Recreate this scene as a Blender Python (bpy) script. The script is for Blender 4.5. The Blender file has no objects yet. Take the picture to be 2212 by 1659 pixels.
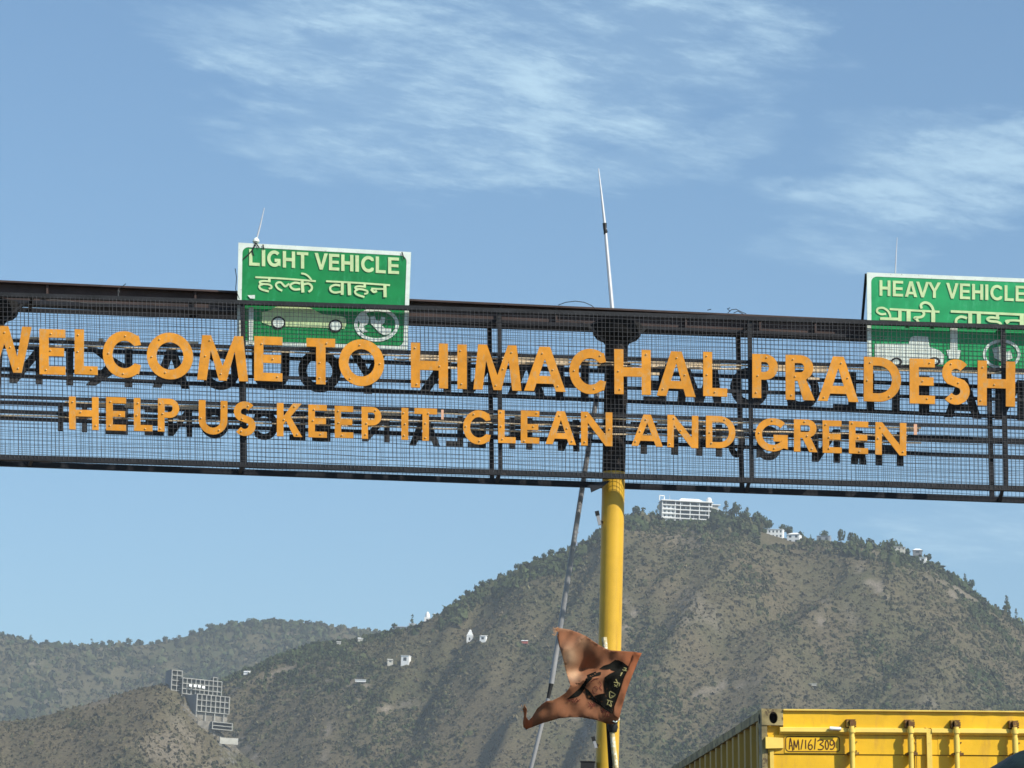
import bpy, math, random
import numpy as np
from mathutils import Vector, Matrix
from mathutils.geometry import tessellate_polygon, delaunay_2d_cdt

random.seed(7)
rng = np.random.default_rng(11)
sc = bpy.context.scene
COL = sc.collection

# ------------------------------------------------------------------ camera
FPX = 7600.0                      # focal length in units of a 2212 px wide frame
PITCH, ROLL = math.radians(11.3), math.radians(2.0)
CAM = Vector((0, 0, 1.7))
cam_data = bpy.data.cameras.new('camera')
cam_data.sensor_width = 36
cam_data.lens = 36 * FPX / 2212
cam_data.clip_start = 0.5
cam_data.clip_end = 20000
cam = bpy.data.objects.new('camera', cam_data)
COL.objects.link(cam)
RM = Matrix.Rotation(math.pi / 2 + PITCH, 3, 'X') @ Matrix.Rotation(ROLL, 3, 'Z')
cam.matrix_world = Matrix.Translation(CAM) @ RM.to_4x4()
sc.camera = cam
RN = np.array(RM)


def at(px, py, Y):
    d = RM @ Vector(((px - 1106) / FPX, -(py - 829.5) / FPX, -1))
    return CAM + d * (Y / d.y)


def project(P):
    q = (np.asarray(P) - np.array(CAM)) @ RN
    return 1106 + FPX * q[..., 0] / -q[..., 2], 829.5 - FPX * q[..., 1] / -q[..., 2]


# ------------------------------------------------------------------ light
SUN_AZ, SUN_EL = math.radians(53), math.radians(41)     # azimuth measured from behind the camera towards its right
sun_dir = Vector((math.sin(SUN_AZ) * math.cos(SUN_EL), -math.cos(SUN_AZ) * math.cos(SUN_EL), math.sin(SUN_EL)))
sun = bpy.data.lights.new('sun', 'SUN')
sun.energy = 4.9
sun.angle = math.radians(0.5)
sun.color = (1.0, 0.93, 0.82)
sun_o = bpy.data.objects.new('sun', sun)
COL.objects.link(sun_o)
sun_o.rotation_euler = sun_dir.to_track_quat('Z', 'Y').to_euler()

sc.view_settings.view_transform = 'Standard'
sc.view_settings.look = 'None'
sc.view_settings.exposure = 0.35
sc.view_settings.gamma = 1
sc.view_settings.use_curve_mapping = False
try:
    sc.cycles.use_denoising = True
    sc.cycles.denoiser = 'OPENIMAGEDENOISE'
    sc.cycles.denoising_input_passes = 'RGB_ALBEDO_NORMAL'
except Exception:
    pass
sc.cycles.volume_bounces = 0
sc.cycles.max_bounces = 5
sc.cycles.pixel_filter_type = 'BLACKMAN_HARRIS'
sc.cycles.filter_width = 1.55

w = bpy.data.worlds.new('World')
sc.world = w
w.use_nodes = True
nt = w.node_tree
nt.nodes.clear()


def N(t, kind, **kw):
    n = t.nodes.new(kind)
    for k, v in kw.items():
        if k == 'ins':
            for a, b in v.items():
                n.inputs[a].default_value = b
        else:
            setattr(n, k, v)
    return n


def L(t, a, b):
    t.links.new(a, b)


def MATH(t, op, a, b=None, c=None, clamp=False):
    n = t.nodes.new('ShaderNodeMath')
    n.operation = op
    n.use_clamp = clamp
    for i, v in enumerate((a, b, c)):
        if v is None:
            continue
        if isinstance(v, (int, float)):
            n.inputs[i].default_value = v
        else:
            t.links.new(v, n.inputs[i])
    return n.outputs[0]


def MIX(t, fac, a, b, mode='MIX'):
    n = t.nodes.new('ShaderNodeMix')
    n.data_type = 'RGBA'
    n.blend_type = mode
    for s, v in ((0, fac), (6, a), (7, b)):
        if isinstance(v, (int, float)):
            n.inputs[s].default_value = v
        elif isinstance(v, tuple):
            n.inputs[s].default_value = v if len(v) == 4 else (*v, 1)
        else:
            t.links.new(v, n.inputs[s])
    return n.outputs[2]


def RAMP(t, fac, lo, hi, a=0.0, b=1.0):
    n = t.nodes.new('ShaderNodeMapRange')
    n.interpolation_type = 'SMOOTHSTEP'
    L(t, fac, n.inputs[0])
    n.inputs[1].default_value = lo
    n.inputs[2].default_value = hi
    n.inputs[3].default_value = a
    n.inputs[4].default_value = b
    return n.outputs[0]


sky = N(nt, 'ShaderNodeTexSky', sky_type='NISHITA', sun_disc=False)
sky.sun_elevation = SUN_EL
sky.sun_rotation = math.atan2(sun_dir.x, sun_dir.y)
sky.air_density = 1.0
sky.dust_density = 0.6
sky.ozone_density = 1.5
SKY_STRENGTH = 0.10
# high thin cloud on a plane far overhead: its plane coordinates are the view direction over its z
tc = N(nt, 'ShaderNodeTexCoord')
sx = N(nt, 'ShaderNodeSeparateXYZ')
L(nt, tc.outputs['Generated'], sx.inputs[0])
zc = MATH(nt, 'MAXIMUM', sx.outputs[2], 0.02)
cu = MATH(nt, 'DIVIDE', sx.outputs[0], zc)
cv = MATH(nt, 'DIVIDE', sx.outputs[1], zc)
cc = N(nt, 'ShaderNodeCombineXYZ')
L(nt, cu, cc.inputs[0])
L(nt, cv, cc.inputs[1])


def plane_uv(px, py):
    d = RM @ Vector(((px - 1106) / FPX, -(py - 829.5) / FPX, -1))
    return d.x / d.z, d.y / d.z


def noise(t, vec, scale, detail=6, rough=0.6, dist=0.0, rot=0.0, stretch=(1, 1, 1), off=(0, 0, 0)):
    m0 = N(t, 'ShaderNodeMapping')
    m0.inputs['Rotation'].default_value = (0, 0, rot)
    L(t, vec, m0.inputs[0])
    m = N(t, 'ShaderNodeMapping')
    m.inputs['Scale'].default_value = stretch
    m.inputs['Location'].default_value = off
    L(t, m0.outputs[0], m.inputs[0])
    n = N(t, 'ShaderNodeTexNoise')
    n.inputs['Scale'].default_value = scale
    n.inputs['Detail'].default_value = detail
    n.inputs['Roughness'].default_value = rough
    n.inputs['Distortion'].default_value = dist
    L(t, m.outputs[0], n.inputs['Vector'])
    return n.outputs[0]


EDGE = noise(nt, cc.outputs[0], 8.0, 10, 0.66, 0.2, -0.9, (0.85, 1.2, 1), (8, 3, 0))
mask = None
for (px, py, rx, ry, amp) in ((1010, 200, 520, 230, 1.0), (1330, 90, 420, 170, .9), (700, 60, 360, 110, .55), (760, 310, 240, 90, .62), (1400, 355, 170, 50, .75),
                              (1620, 283, 95, 50, 1.0), (2080, 330, 330, 90, .85), (1950, 430, 270, 90, .85), (1800, 540, 210, 50, .5),
                              (2160, 1160, 300, 70, .5)):
    u0, v0 = plane_uv(px, py)
    u1, _ = plane_uv(px + rx, py)
    _, v1 = plane_uv(px, py - ry)
    a = MATH(nt, 'DIVIDE', MATH(nt, 'SUBTRACT', cu, u0), abs(u1 - u0))
    b = MATH(nt, 'DIVIDE', MATH(nt, 'SUBTRACT', cv, v0), abs(v1 - v0))
    d2 = MATH(nt, 'ADD', MATH(nt, 'MULTIPLY', a, a), MATH(nt, 'MULTIPLY', b, b))
    e = RAMP(nt, MATH(nt, 'ADD', d2, MATH(nt, 'MULTIPLY', MATH(nt, 'SUBTRACT', EDGE, 0.5), 4.2)), 1.6, 0.0, 0.0, amp)
    mask = e if mask is None else MATH(nt, 'MAXIMUM', mask, e)
# the same kind of cloud elsewhere in the sky, away from the view
far = MATH(nt, 'MULTIPLY', RAMP(nt, noise(nt, cc.outputs[0], 0.35, 3), 0.52, 0.75), RAMP(nt, MATH(nt, 'SUBTRACT', MATH(nt, 'ABSOLUTE', cu), MATH(nt, 'MULTIPLY', cv, 0.22)), 0.1, 0.6))
mask = MATH(nt, 'MAXIMUM', mask, far)
n1 = noise(nt, cc.outputs[0], 4.2, 12, 0.62, 0.25, -0.95, (0.8, 1.2, 1), (5.3, 2.2, 0))
n2 = noise(nt, cc.outputs[0], 13, 10, 0.68, 0.25, -0.6, (0.85, 1.25, 1))
n3 = noise(nt, cc.outputs[0], 42, 8, 0.72, 0.2, -0.9, (0.55, 1.5, 1))
nn = MATH(nt, 'ADD', MATH(nt, 'ADD', MATH(nt, 'MULTIPLY', n1, 0.56), MATH(nt, 'MULTIPLY', n2, 0.32)), MATH(nt, 'MULTIPLY', n3, 0.12))
dens = MATH(nt, 'MULTIPLY', mask, RAMP(nt, nn, 0.42, 0.62))
dens = MATH(nt, 'ADD', dens, MATH(nt, 'MULTIPLY', mask, 0.22))
CLOUD_MAX = 0.64
fac = MATH(nt, 'MULTIPLY', dens, CLOUD_MAX, clamp=True)
skyc = MIX(nt, 1.0, sky.outputs[0], (0.755, 0.985, 1.10), 'MULTIPLY')
cloud = MIX(nt, fac, skyc, (4.9, 6.9, 8.2))
bg = N(nt, 'ShaderNodeBackground')
bg.inputs[1].default_value = SKY_STRENGTH
L(nt, cloud, bg.inputs[0])
out = N(nt, 'ShaderNodeOutputWorld')
L(nt, bg.outputs[0], out.inputs[0])


# ------------------------------------------------------------------ materials
def mat(name, color, rough=0.7, var=0.12, scale=6.0, metal=0.0, bump=0.0, bscale=40.0, color2=None, spots=None, attr=None, spec=0.4, trans=0.0, each=0.0):
    m = bpy.data.materials.new(name)
    m.use_nodes = True
    t = m.node_tree
    b = t.nodes['Principled BSDF']
    g = N(t, 'ShaderNodeTexCoord').outputs['Object']
    c2 = color2 if color2 else tuple(max(0, c * (1 - var * 2.2)) for c in color)
    f = RAMP(t, noise(t, g, scale, 6, 0.6), 0.35, 0.68)
    col = MIX(t, f, color, c2)
    if attr:
        an = N(t, 'ShaderNodeAttribute', attribute_name=attr)
        col = MIX(t, 1.0, an.outputs['Color'], MIX(t, f, (1, 1, 1), (1 - var * 2, 1 - var * 2, 1 - var * 2)), 'MULTIPLY')
    if spots:
        (sc_, lo, hi, scol) = spots[:4]
        f2 = RAMP(t, noise(t, g, sc_, 5, 0.7, stretch=(1, 1, spots[4] if len(spots) > 4 else 1)), lo, hi)
        col = MIX(t, f2, col, scol)
    if each:            # every piece its own degree of fading
        rnd = N(t, 'ShaderNodeObjectInfo').outputs['Random']
        col = MIX(t, 1.0, col, MIX(t, rnd, (1 - each, 1 - each, 1 - each), (1 + each * .5, 1 + each * .7, 1 + each * 3)), 'MULTIPLY')
    L(t, col, b.inputs['Base Color'])
    b.inputs['Roughness'].default_value = rough
    b.inputs['Metallic'].default_value = metal
    b.inputs['Specular IOR Level'].default_value = spec
    if bump:
        bn = N(t, 'ShaderNodeBump')
        bn.inputs['Strength'].default_value = bump
        bn.inputs['Distance'].default_value = 0.02
        L(t, noise(t, g, bscale, 4, 0.6), bn.inputs['Height'])
        L(t, bn.outputs[0], b.inputs['Normal'])
    if trans:
        tr = N(t, 'ShaderNodeBsdfTranslucent')
        L(t, col, tr.inputs[0])
        mx = N(t, 'ShaderNodeMixShader')
        mx.inputs[0].default_value = trans
        L(t, b.outputs[0], mx.inputs[1])
        L(t, tr.outputs[0], mx.inputs[2])
        o = [n for n in t.nodes if n.type == 'OUTPUT_MATERIAL'][0]
        L(t, mx.outputs[0], o.inputs[0])
    return m


M = dict(
    orange=mat('orange_painted_sheet', (0.80, 0.325, 0.022), 0.5, 0.09, 7, bump=0.1, bscale=9, spots=(22, 0.52, 0.66, (0.62, 0.33, 0.09), 0.45), each=0.10),
    pale_orange=mat('faded_pink_sheet', (0.80, 0.46, 0.30), 0.6, 0.1, 20),
    orange_edge=mat('pale_lit_edge', (0.62, 0.42, 0.20), 0.5),  # edge faces paler than the front, lit outline put into the colour
    bolt=mat('bolt_steel', (0.70, 0.50, 0.24), 0.4, metal=0.3),
    rail=mat('dark_grey_steel', (0.026, 0.027, 0.030), 0.55, 0.25, 3, bump=0.2, spots=(9, 0.6, 0.75, (0.06, 0.05, 0.045))),
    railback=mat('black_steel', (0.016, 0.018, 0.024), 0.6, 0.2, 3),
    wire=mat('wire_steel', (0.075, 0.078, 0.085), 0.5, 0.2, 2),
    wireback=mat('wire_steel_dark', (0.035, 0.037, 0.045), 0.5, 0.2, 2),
    brown=mat('brown_primer_steel', (0.078, 0.050, 0.043), 0.7, 0.2, 2.2, bump=0.15, spots=(5, 0.62, 0.8, (0.09, 0.065, 0.055))),
    cream=mat('cream_conduit', (0.90, 0.72, 0.48), 0.6, 0.1, 5),
    backletter=mat('letter_back_grey', (0.075, 0.080, 0.088), 0.7, 0.2, 3),
    yellow=mat('yellow_pillar_paint', (0.68, 0.41, 0.032), 0.42, 0.07, 2.5, bump=0.05, bscale=12, spots=(16, 0.55, 0.80, (0.42, 0.235, 0.035), 0.06)),
    yblack=mat('black_pillar_paint', (0.014, 0.011, 0.010), 0.75, 0.3, 4, spots=(6, 0.60, 0.68, (0.055, 0.040, 0.032))),
    green=mat('green_reflective_sheet', (0.012, 0.27, 0.075), 0.42, 0.10, 3, spots=(9, 0.52, 0.78, (0.035, 0.36, 0.14), 0.35)),
    green2=mat('glare_green_reflective_sheet', (0.022, 0.38, 0.13), 0.42, 0.10, 3, spots=(9, 0.52, 0.78, (0.06, 0.46, 0.20), 0.35)),  # lighter copy of the sign green, reflection put into the colour
    signback=mat('sign_back_metal', (0.16, 0.17, 0.17), 0.5, metal=0.3),
    white=mat('white_sign_border', (0.78, 0.88, 0.80), 0.5, 0.06, 6, spots=(30, 0.60, 0.70, (0.34, 0.40, 0.36))),
    print=mat('pale_green_lettering', (0.62, 0.80, 0.42), 0.5, 0.08, 8, spots=(38, 0.60, 0.72, (0.55, 0.60, 0.40))),
    black=mat('black_paint', (0.012, 0.013, 0.014), 0.6),
    galv=mat('galvanised_pole', (0.36, 0.365, 0.37), 0.45, 0.08, 4, metal=0.2),
    palepole=mat('pale_steel_rod', (0.62, 0.64, 0.66), 0.4, 0.05, 4, metal=0.2),
    bamboo=mat('bleached_bamboo', (0.62, 0.52, 0.26), 0.65, 0.2, 14, spots=(26, 0.52, 0.62, (0.80, 0.76, 0.60))),
    flag=mat('faded_orange_cloth', (0.36, 0.125, 0.058), 0.95, 0.06, 9, bump=0.1, bscale=90, trans=0.45, attr='tone', spec=0.1),
    flaglight=mat('sun_bleached_cloth', (0.60, 0.36, 0.20), 0.9, trans=0.3),
    flagprint=mat('dark_flag_print', (0.014, 0.014, 0.012), 1.0, 0.3, 9, spec=0.02, spots=(22, 0.6, 0.7, (0.10, 0.045, 0.02))),
    flagred=mat('maroon_flag_print', (0.13, 0.025, 0.014), 0.85),
    flagyel=mat('dull_yellow_flag_print', (0.30, 0.27, 0.11), 0.85),
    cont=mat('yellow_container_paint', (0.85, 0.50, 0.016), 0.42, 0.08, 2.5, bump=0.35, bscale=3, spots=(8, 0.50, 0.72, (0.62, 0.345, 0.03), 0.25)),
    contside=mat('shaded_yellow_container_side', (0.42, 0.255, 0.022), 0.5, 0.12, 2.0, spots=(6, 0.6, 0.75, (0.42, 0.30, 0.09))),  # container yellow darkened, the shade of the side put into the colour
    conttop=mat('scuffed_container_rail', (0.40, 0.32, 0.14), 0.6, 0.3, 5, spots=(13, 0.53, 0.62, (0.09, 0.06, 0.03))),
    gasket=mat('pale_yellow_trim', (0.83, 0.60, 0.12), 0.45, 0.06, 5, spots=(26, 0.64, 0.72, (0.36, 0.20, 0.04))),
    rust=mat('rusty_steel', (0.16, 0.075, 0.02), 0.7, 0.3, 14, spots=(20, 0.5, 0.65, (0.55, 0.36, 0.05))),
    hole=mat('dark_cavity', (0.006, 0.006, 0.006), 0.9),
    ink=mat('brown_hand_lettering', (0.075, 0.022, 0.004), 0.7),
    tarp=mat('dark_green_tarpaulin', (0.014, 0.030, 0.028), 0.6, 0.35, 5, bump=0.5, bscale=14),
    tyre=mat('tyre_rubber', (0.02, 0.02, 0.02), 0.85),
    asphalt=mat('asphalt', (0.05, 0.05, 0.052), 0.9, 0.2, 1.5, bump=0.3),
    roadpaint=mat('road_paint', (0.75, 0.74, 0.70), 0.7),
    soil=mat('dry_earth', (0.17, 0.135, 0.095), 0.95, 0.2, 0.08),
    bwhite=mat('whitewashed_wall', (0.86, 0.87, 0.85), 0.7, 0.04, 0.3),
    bgrey=mat('bare_concrete', (0.38, 0.38, 0.345), 0.85, 0.12, 0.3),
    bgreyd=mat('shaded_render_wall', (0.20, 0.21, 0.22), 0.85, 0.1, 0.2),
    bpale=mat('pale_concrete', (0.50, 0.49, 0.43), 0.85, 0.1, 0.3),
    glass=mat('window_glass', (0.05, 0.06, 0.07), 0.15, 0.2, 0.5),
    inner=mat('dark_interior', (0.06, 0.065, 0.060), 0.9, 0.2, 0.3),
    rockm=mat('grey_rubble', (0.27, 0.25, 0.21), 0.95, 0.25, 0.25),
    shed=mat('tin_roof', (0.30, 0.32, 0.34), 0.5, 0.1, 0.4),
    redroof=mat('red_painted_wall', (0.45, 0.10, 0.07), 0.7),
    bark=mat('bark', (0.10, 0.085, 0.065), 0.9),
    veg=mat('scrub_foliage', (0.1, 0.1, 0.05), 0.95, 0.30, 0.9, attr='tone', spec=0.05, bump=0),
    crown=mat('tree_crown_leaves', (0.042, 0.064, 0.030), 0.9, 0.2, 0.5, color2=(0.070, 0.082, 0.042), spec=0.1),
    crown2=mat('grey_green_leaves', (0.075, 0.088, 0.050), 0.9, 0.2, 0.5, color2=(0.11, 0.105, 0.06), spec=0.1),
)


# ------------------------------------------------------------------ mesh helpers
class MB:
    def __init__(s):
        s.v = []
        s.f = []

    def add(s, vs, fs):
        n = len(s.v)
        s.v += [Vector(v) for v in vs]
        s.f += [tuple(i + n for i in f) for f in fs]
        return s

    def hexa(s, c):                       # 8 corners: bottom 4 then top 4
        return s.add(c, [(0, 3, 2, 1), (4, 5, 6, 7), (0, 1, 5, 4), (1, 2, 6, 5), (2, 3, 7, 6), (3, 0, 4, 7)])

    def box(s, x0, x1, y0, y1, z0, z1):
        return s.hexa([(x0, y0, z0), (x1, y0, z0), (x1, y1, z0), (x0, y1, z0), (x0, y0, z1), (x1, y0, z1), (x1, y1, z1), (x0, y1, z1)])

    def bar(s, a, b, h, d, up=Vector((0, 0, 1))):
        a, b = Vector(a), Vector(b)
        ax = (b - a).normalized()
        sd = ax.cross(up).normalized()
        u = sd.cross(ax).normalized()
        c = []
        for uu in (-1, 1):
            for p, q in ((a, -1), (b, -1), (b, 1), (a, 1)):
                c.append(p + sd * q * d / 2 + u * uu * h / 2)
        return s.hexa(c)

    def tube(s, pts, r, n=10, cap=True):
        pts = [Vector(p) for p in pts]
        rs = r if isinstance(r, (list, tuple)) else [r] * len(pts)
        vs, fs = [], []
        prev = None
        for i, p in enumerate(pts):
            d = (pts[min(i + 1, len(pts) - 1)] - pts[max(i - 1, 0)]).normalized()
            if prev is None:
                a = d.orthogonal().normalized()
            else:
                a = (prev - d * prev.dot(d)).normalized()
            prev = a
            b = d.cross(a)
            for k in range(n):
                t = 2 * math.pi * k / n
                vs.append(p + (a * math.cos(t) + b * math.sin(t)) * rs[i])
        for i in range(len(pts) - 1):
            for k in range(n):
                k2 = (k + 1) % n
                fs.append((i * n + k, i * n + k2, (i + 1) * n + k2, (i + 1) * n + k))
        if cap:
            fs.append(tuple(range(n - 1, -1, -1)))
            fs.append(tuple((len(pts) - 1) * n + k for k in range(n)))
        return s.add(vs, fs)

    def build(s, name, material, parent=None, smooth=False, xf=None):
        vs = [xf @ v for v in s.v] if xf else s.v
        off = wloc(parent)
        me = bpy.data.meshes.new(name)
        me.from_pydata([v - off for v in vs], [], s.f)
        me.update()
        if smooth:
            me.polygons.foreach_set('use_smooth', [True] * len(me.polygons))
            try:
                me.set_sharp_from_angle(angle=math.radians(40))
            except Exception:
                pass
        return link(name, me, material, parent)


def wloc(o):
    p = Vector((0, 0, 0))
    while o is not None:
        p += o.location
        o = o.parent
    return p


def link(name, me, material, parent=None):
    if material is not None and not me.materials:
        me.materials.append(material)
    o = bpy.data.objects.new(name, me)
    COL.objects.link(o)
    o.parent = parent
    return o


def tag(o, label=None, cat=None, group=None, kind=None):
    if label: o['label'] = label
    if cat: o['category'] = cat
    if group: o['group'] = group
    if kind: o['kind'] = kind
    return o


def thing(name, loc, label, cat, group=None):
    o = bpy.data.objects.new(name, None)
    o.empty_display_size = 0.3
    COL.objects.link(o)
    o.location = loc
    return tag(o, label, cat, group)


def mesh_np(name, v, f, material, parent=None, attr=None):
    """v (n,3), f (m,3) triangles"""
    me = bpy.data.meshes.new(name)
    me.vertices.add(len(v))
    me.vertices.foreach_set('co', np.asarray(v, dtype=np.float32).ravel())
    k = f.shape[1]
    me.loops.add(f.size)
    me.loops.foreach_set('vertex_index', f.astype(np.int32).ravel())
    me.polygons.add(len(f))
    me.polygons.foreach_set('loop_start', np.arange(0, f.size, k, dtype=np.int32))
    me.polygons.foreach_set('loop_total', np.full(len(f), k, dtype=np.int32))
    if attr is not None:
        a = me.attributes.new('tone', 'FLOAT_COLOR', 'POINT')
        a.data.foreach_set('color', np.asarray(attr, dtype=np.float32).ravel())
    me.update(calc_edges=True)
    return link(name, me, material, parent)


# ------------------------------------------------------------------ value noise
TAB = np.random.default_rng(3).random((256, 256))


def vn(x, y, seed=0):
    x = np.asarray(x, float) + seed * 17.31
    y = np.asarray(y, float) + seed * 9.77
    xi, yi = np.floor(x).astype(int), np.floor(y).astype(int)
    fx, fy = x - xi, y - yi
    fx = fx * fx * (3 - 2 * fx)
    fy = fy * fy * (3 - 2 * fy)
    g = lambda a, b: TAB[a & 255, b & 255]
    return (g(xi, yi) * (1 - fx) + g(xi + 1, yi) * fx) * (1 - fy) + (g(xi, yi + 1) * (1 - fx) + g(xi + 1, yi + 1) * fx) * fy


def fbm(x, y, o=4, seed=0):
    s, a, n = 0, 1.0, 0
    for i in range(o):
        s = s + a * vn(x * 2 ** i, y * 2 ** i, seed + i * 3)
        n += a
        a *= 0.5
    return s / n


# ------------------------------------------------------------------ ground and road
g = MB()
g.add([(-5000, -5000, 0), (5000, -5000, 0), (5000, 5000, 0), (-5000, 5000, 0)], [(0, 1, 2, 3)])
tag(g.build('ground', M['soil']), kind='structure')
g = MB().add([(-8, -60, .004), (12, -60, .004), (12, 400, .004), (-8, 400, .004)], [(0, 1, 2, 3)])
tag(g.build('road', M['asphalt']), kind='structure')
g = MB()
for k in range(-10, 60):
    g.add([(-3.1, k * 6, .008), (-2.95, k * 6, .008), (-2.95, k * 6 + 3, .008), (-3.1, k * 6 + 3, .008)], [(0, 1, 2, 3)])
tag(g.build('road_markings', M['roadpaint']), kind='structure')


# ------------------------------------------------------------------ hills
def ridge_fn(pts, Y):
    P = [at(x, y, Y) for x, y in pts]
    xs = np.array([p.x for p in P])
    zs = np.array([p.z for p in P])

    def f(x):
        return np.interp(x, xs, zs)
    return f


YM, YL, YF = 2300.0, 1950.0, 3800.0
rM = ridge_fn([(-500, 1680), (300, 1560), (430, 1500), (500, 1462), (545, 1446), (600, 1422), (700, 1396), (800, 1376), (870, 1362), (925, 1350), (985, 1314), (1040, 1279), (1100, 1253),
               (1180, 1216), (1240, 1193), (1300, 1152), (1350, 1133), (1430, 1127), (1560, 1126), (1600, 1132), (1640, 1146), (1730, 1172), (1850, 1191),
               (1990, 1211), (2050, 1249), (2120, 1293), (2212, 1356), (2400, 1490), (2700, 1700), (3200, 1950)], YM)
rL = ridge_fn([(-900, 1600), (-300, 1600), (0, 1558), (60, 1556), (120, 1540), (200, 1518), (290, 1490), (350, 1477), (372, 1488), (393, 1499), (424, 1530), (460, 1566), (500, 1604), (530, 1634), (600, 1684), (700, 1750), (900, 1900)], YL)
rF = ridge_fn([(-900, 1300), (-200, 1350), (0, 1374), (60, 1390), (130, 1395), (240, 1396), (330, 1392), (400, 1376), (440, 1362), (500, 1350), (560, 1343), (640, 1343), (720, 1354), (790, 1360),
               (820, 1368), (900, 1410), (1300, 1500), (2300, 1600)], YF)


def gully(x, y, seed, wl):
    wx = x + 30 * (fbm(x / 90, y / 90, 2, seed + 40) - .5) * 2
    r = 1 - np.abs(2 * fbm(wx / wl, y / (wl * 4.5), 4, seed) - 1) * 2
    return r


def zM(x, y):
    b = np.where(y < YM, rM(x) - 0.60 * (YM - y), rM(x) - 0.5 * (y - YM))
    fade = np.clip((YM - y) / 60, 0, 1) ** .8
    sw = 26 * (fbm(x / 190 + (y / 900), y / 420, 3, 5) - .5) * 2
    b = b + fade * (sw + 15 * gully(x + .35 * (YM - y), y, 1, 75) + 3.4 * gully(x + .2 * (YM - y), y, 2, 26) + 2.2 * (fbm(x / 14, y / 14, 3, 8) - .5)) - fade * 4
    return np.maximum(b, -3)


def zL(x, y):
    b = np.where(y < YL, rL(x) - 0.55 * (YL - y), rL(x) - 0.6 * (y - YL))
    fade = np.clip((YL - y) / 50, 0, 1) ** .8
    b = b + fade * (10 * (fbm(x / 120, y / 200, 3, 25) - .5) * 2 + 6 * gully(x - .25 * (YL - y), y, 21, 60) + 2.6 * gully(x - .2 * (YL - y), y, 22, 22) + 2 * (fbm(x / 12, y / 12, 3, 28) - .5)) - fade * 3
    return np.maximum(b, -3)


def zF(x, y):
    b = np.where(y < YF, rF(x) - 0.55 * (YF - y), rF(x) - 0.5 * (y - YF))
    fade = np.clip((YF - y) / 90, 0, 1) ** .8
    b = b + fade * (30 * (fbm(x / 260, y / 400, 3, 55) - .5) * 2 + 22 * gully(x + .3 * (YF - y), y, 31, 150) + 6 * gully(x, y, 32, 50)) - fade * 8
    return np.maximum(b, -3)


def tonemix(g_):
    """g_ 0 dry .. 1 green -> rgb"""
    dry = np.array([0.136, 0.113, 0.068])
    grn = np.array([0.056, 0.076, 0.032])
    g_ = np.clip(g_, 0, 1)[:, None]
    return dry * (1 - g_) + grn * g_


def greenmask(x, y, seed):
    a = fbm((x + .4 * y) / 60, y / 110, 4, 60 + seed)
    b_ = fbm(x / 16, y / 16, 3, 70 + seed)
    return np.clip((a - .44) * 3.4, 0, 1) * .62 + np.clip((b_ - .5) * 3.0, 0, 1) * .42


SCARS = [((400, 1522), (436, 1560)), ((436, 1562), (476, 1592)), ((486, 1606), (500, 1632)), ((500, 1630), (492, 1668)), ((505, 1600), (515, 1625)), ((1352, 1296), (1372, 1330)), ((1370, 1325), (1348, 1362)), ((1350, 1360), (1344, 1400)),
         ((1852, 1222), (1870, 1250)), ((1870, 1250), (1893, 1264)), ((1893, 1264), (1914, 1291)), ((2006, 1250), (2040, 1262)), ((2040, 1262), (2063, 1289)),
         ((2120, 1275), (2175, 1310)), ((2060, 1270), (2110, 1300)), ((1780, 1300), (1770, 1360)),
         ((1240, 1540), (1270, 1590)), ((700, 1545), (716, 1600)), ((716, 1600), (700, 1640)), ((820, 1535), (900, 1520)), ((700, 1470), (790, 1478)),
         ((1560, 1480), (1640, 1476)), ((1500, 1500), (1560, 1482)), ((640, 1440), (560, 1462)), ((520, 1590), (560, 1650)), ((560, 1650), (520, 1700))]


def scarmask(px, py):
    m = np.zeros_like(px)
    for (a, b) in SCARS:
        ax, ay = a
        bx, by = b
        dx, dy = bx - ax, by - ay
        t = np.clip(((px - ax) * dx + (py - ay) * dy) / (dx * dx + dy * dy), 0, 1)
        d = np.hypot(px - ax - t * dx, py - ay - t * dy) + 6 * (fbm(px / 14, py / 14, 2, 90) - .5) * 2
        m = np.maximum(m, np.clip(1 - d / 7, 0, 1))
    return m


def hill(name, zf, x0, x1, y0, y1, step, seed, drybias):
    xs = np.arange(x0, x1 + 1, step)
    ys = np.arange(y0, y1 + 1, step)
    X, Y = np.meshgrid(xs, ys)
    Z = zf(X, Y)
    v = np.stack([X.ravel(), Y.ravel(), Z.ravel()], 1)
    nx, ny = len(xs), len(ys)
    i = (np.arange(ny - 1)[:, None] * nx + np.arange(nx - 1)[None]).ravel()
    f = np.stack([i, i + 1, i + nx + 1, i + nx], 1)
    gm = greenmask(v[:, 0], v[:, 1], seed) * .6 - drybias
    c = tonemix(gm)
    px, py = project(v)
    s = np.maximum(scarmask(px, py), np.clip((fbm(v[:, 0] / 35, v[:, 1] / 60, 4, 80 + seed) - .66) * 6, 0, .45))[:, None]
    # level terraces cut along the slope show as paler lines
    c = c * (1 - s) + np.array([0.25, 0.215, 0.17]) * s
    c = c * (0.85 + 0.3 * fbm(v[:, 0] / 7, v[:, 1] / 7, 3, 77))[:, None]
    o = mesh_np(name, v, f, M['veg'], attr=np.hstack([c, np.ones((len(c), 1))]))
    o.data.polygons.foreach_set('use_smooth', [True] * len(o.data.polygons))
    return tag(o, kind='structure')


hill('hill', zM, -560, 760, 1500, 2700, 5, 0, 0.0)
hill('hill', zL, -420, 60, 1450, 2100, 5, 1, 0.06)
hill('hill', zF, -1300, 900, 2900, 4200, 12, 2, -0.25)


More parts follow.
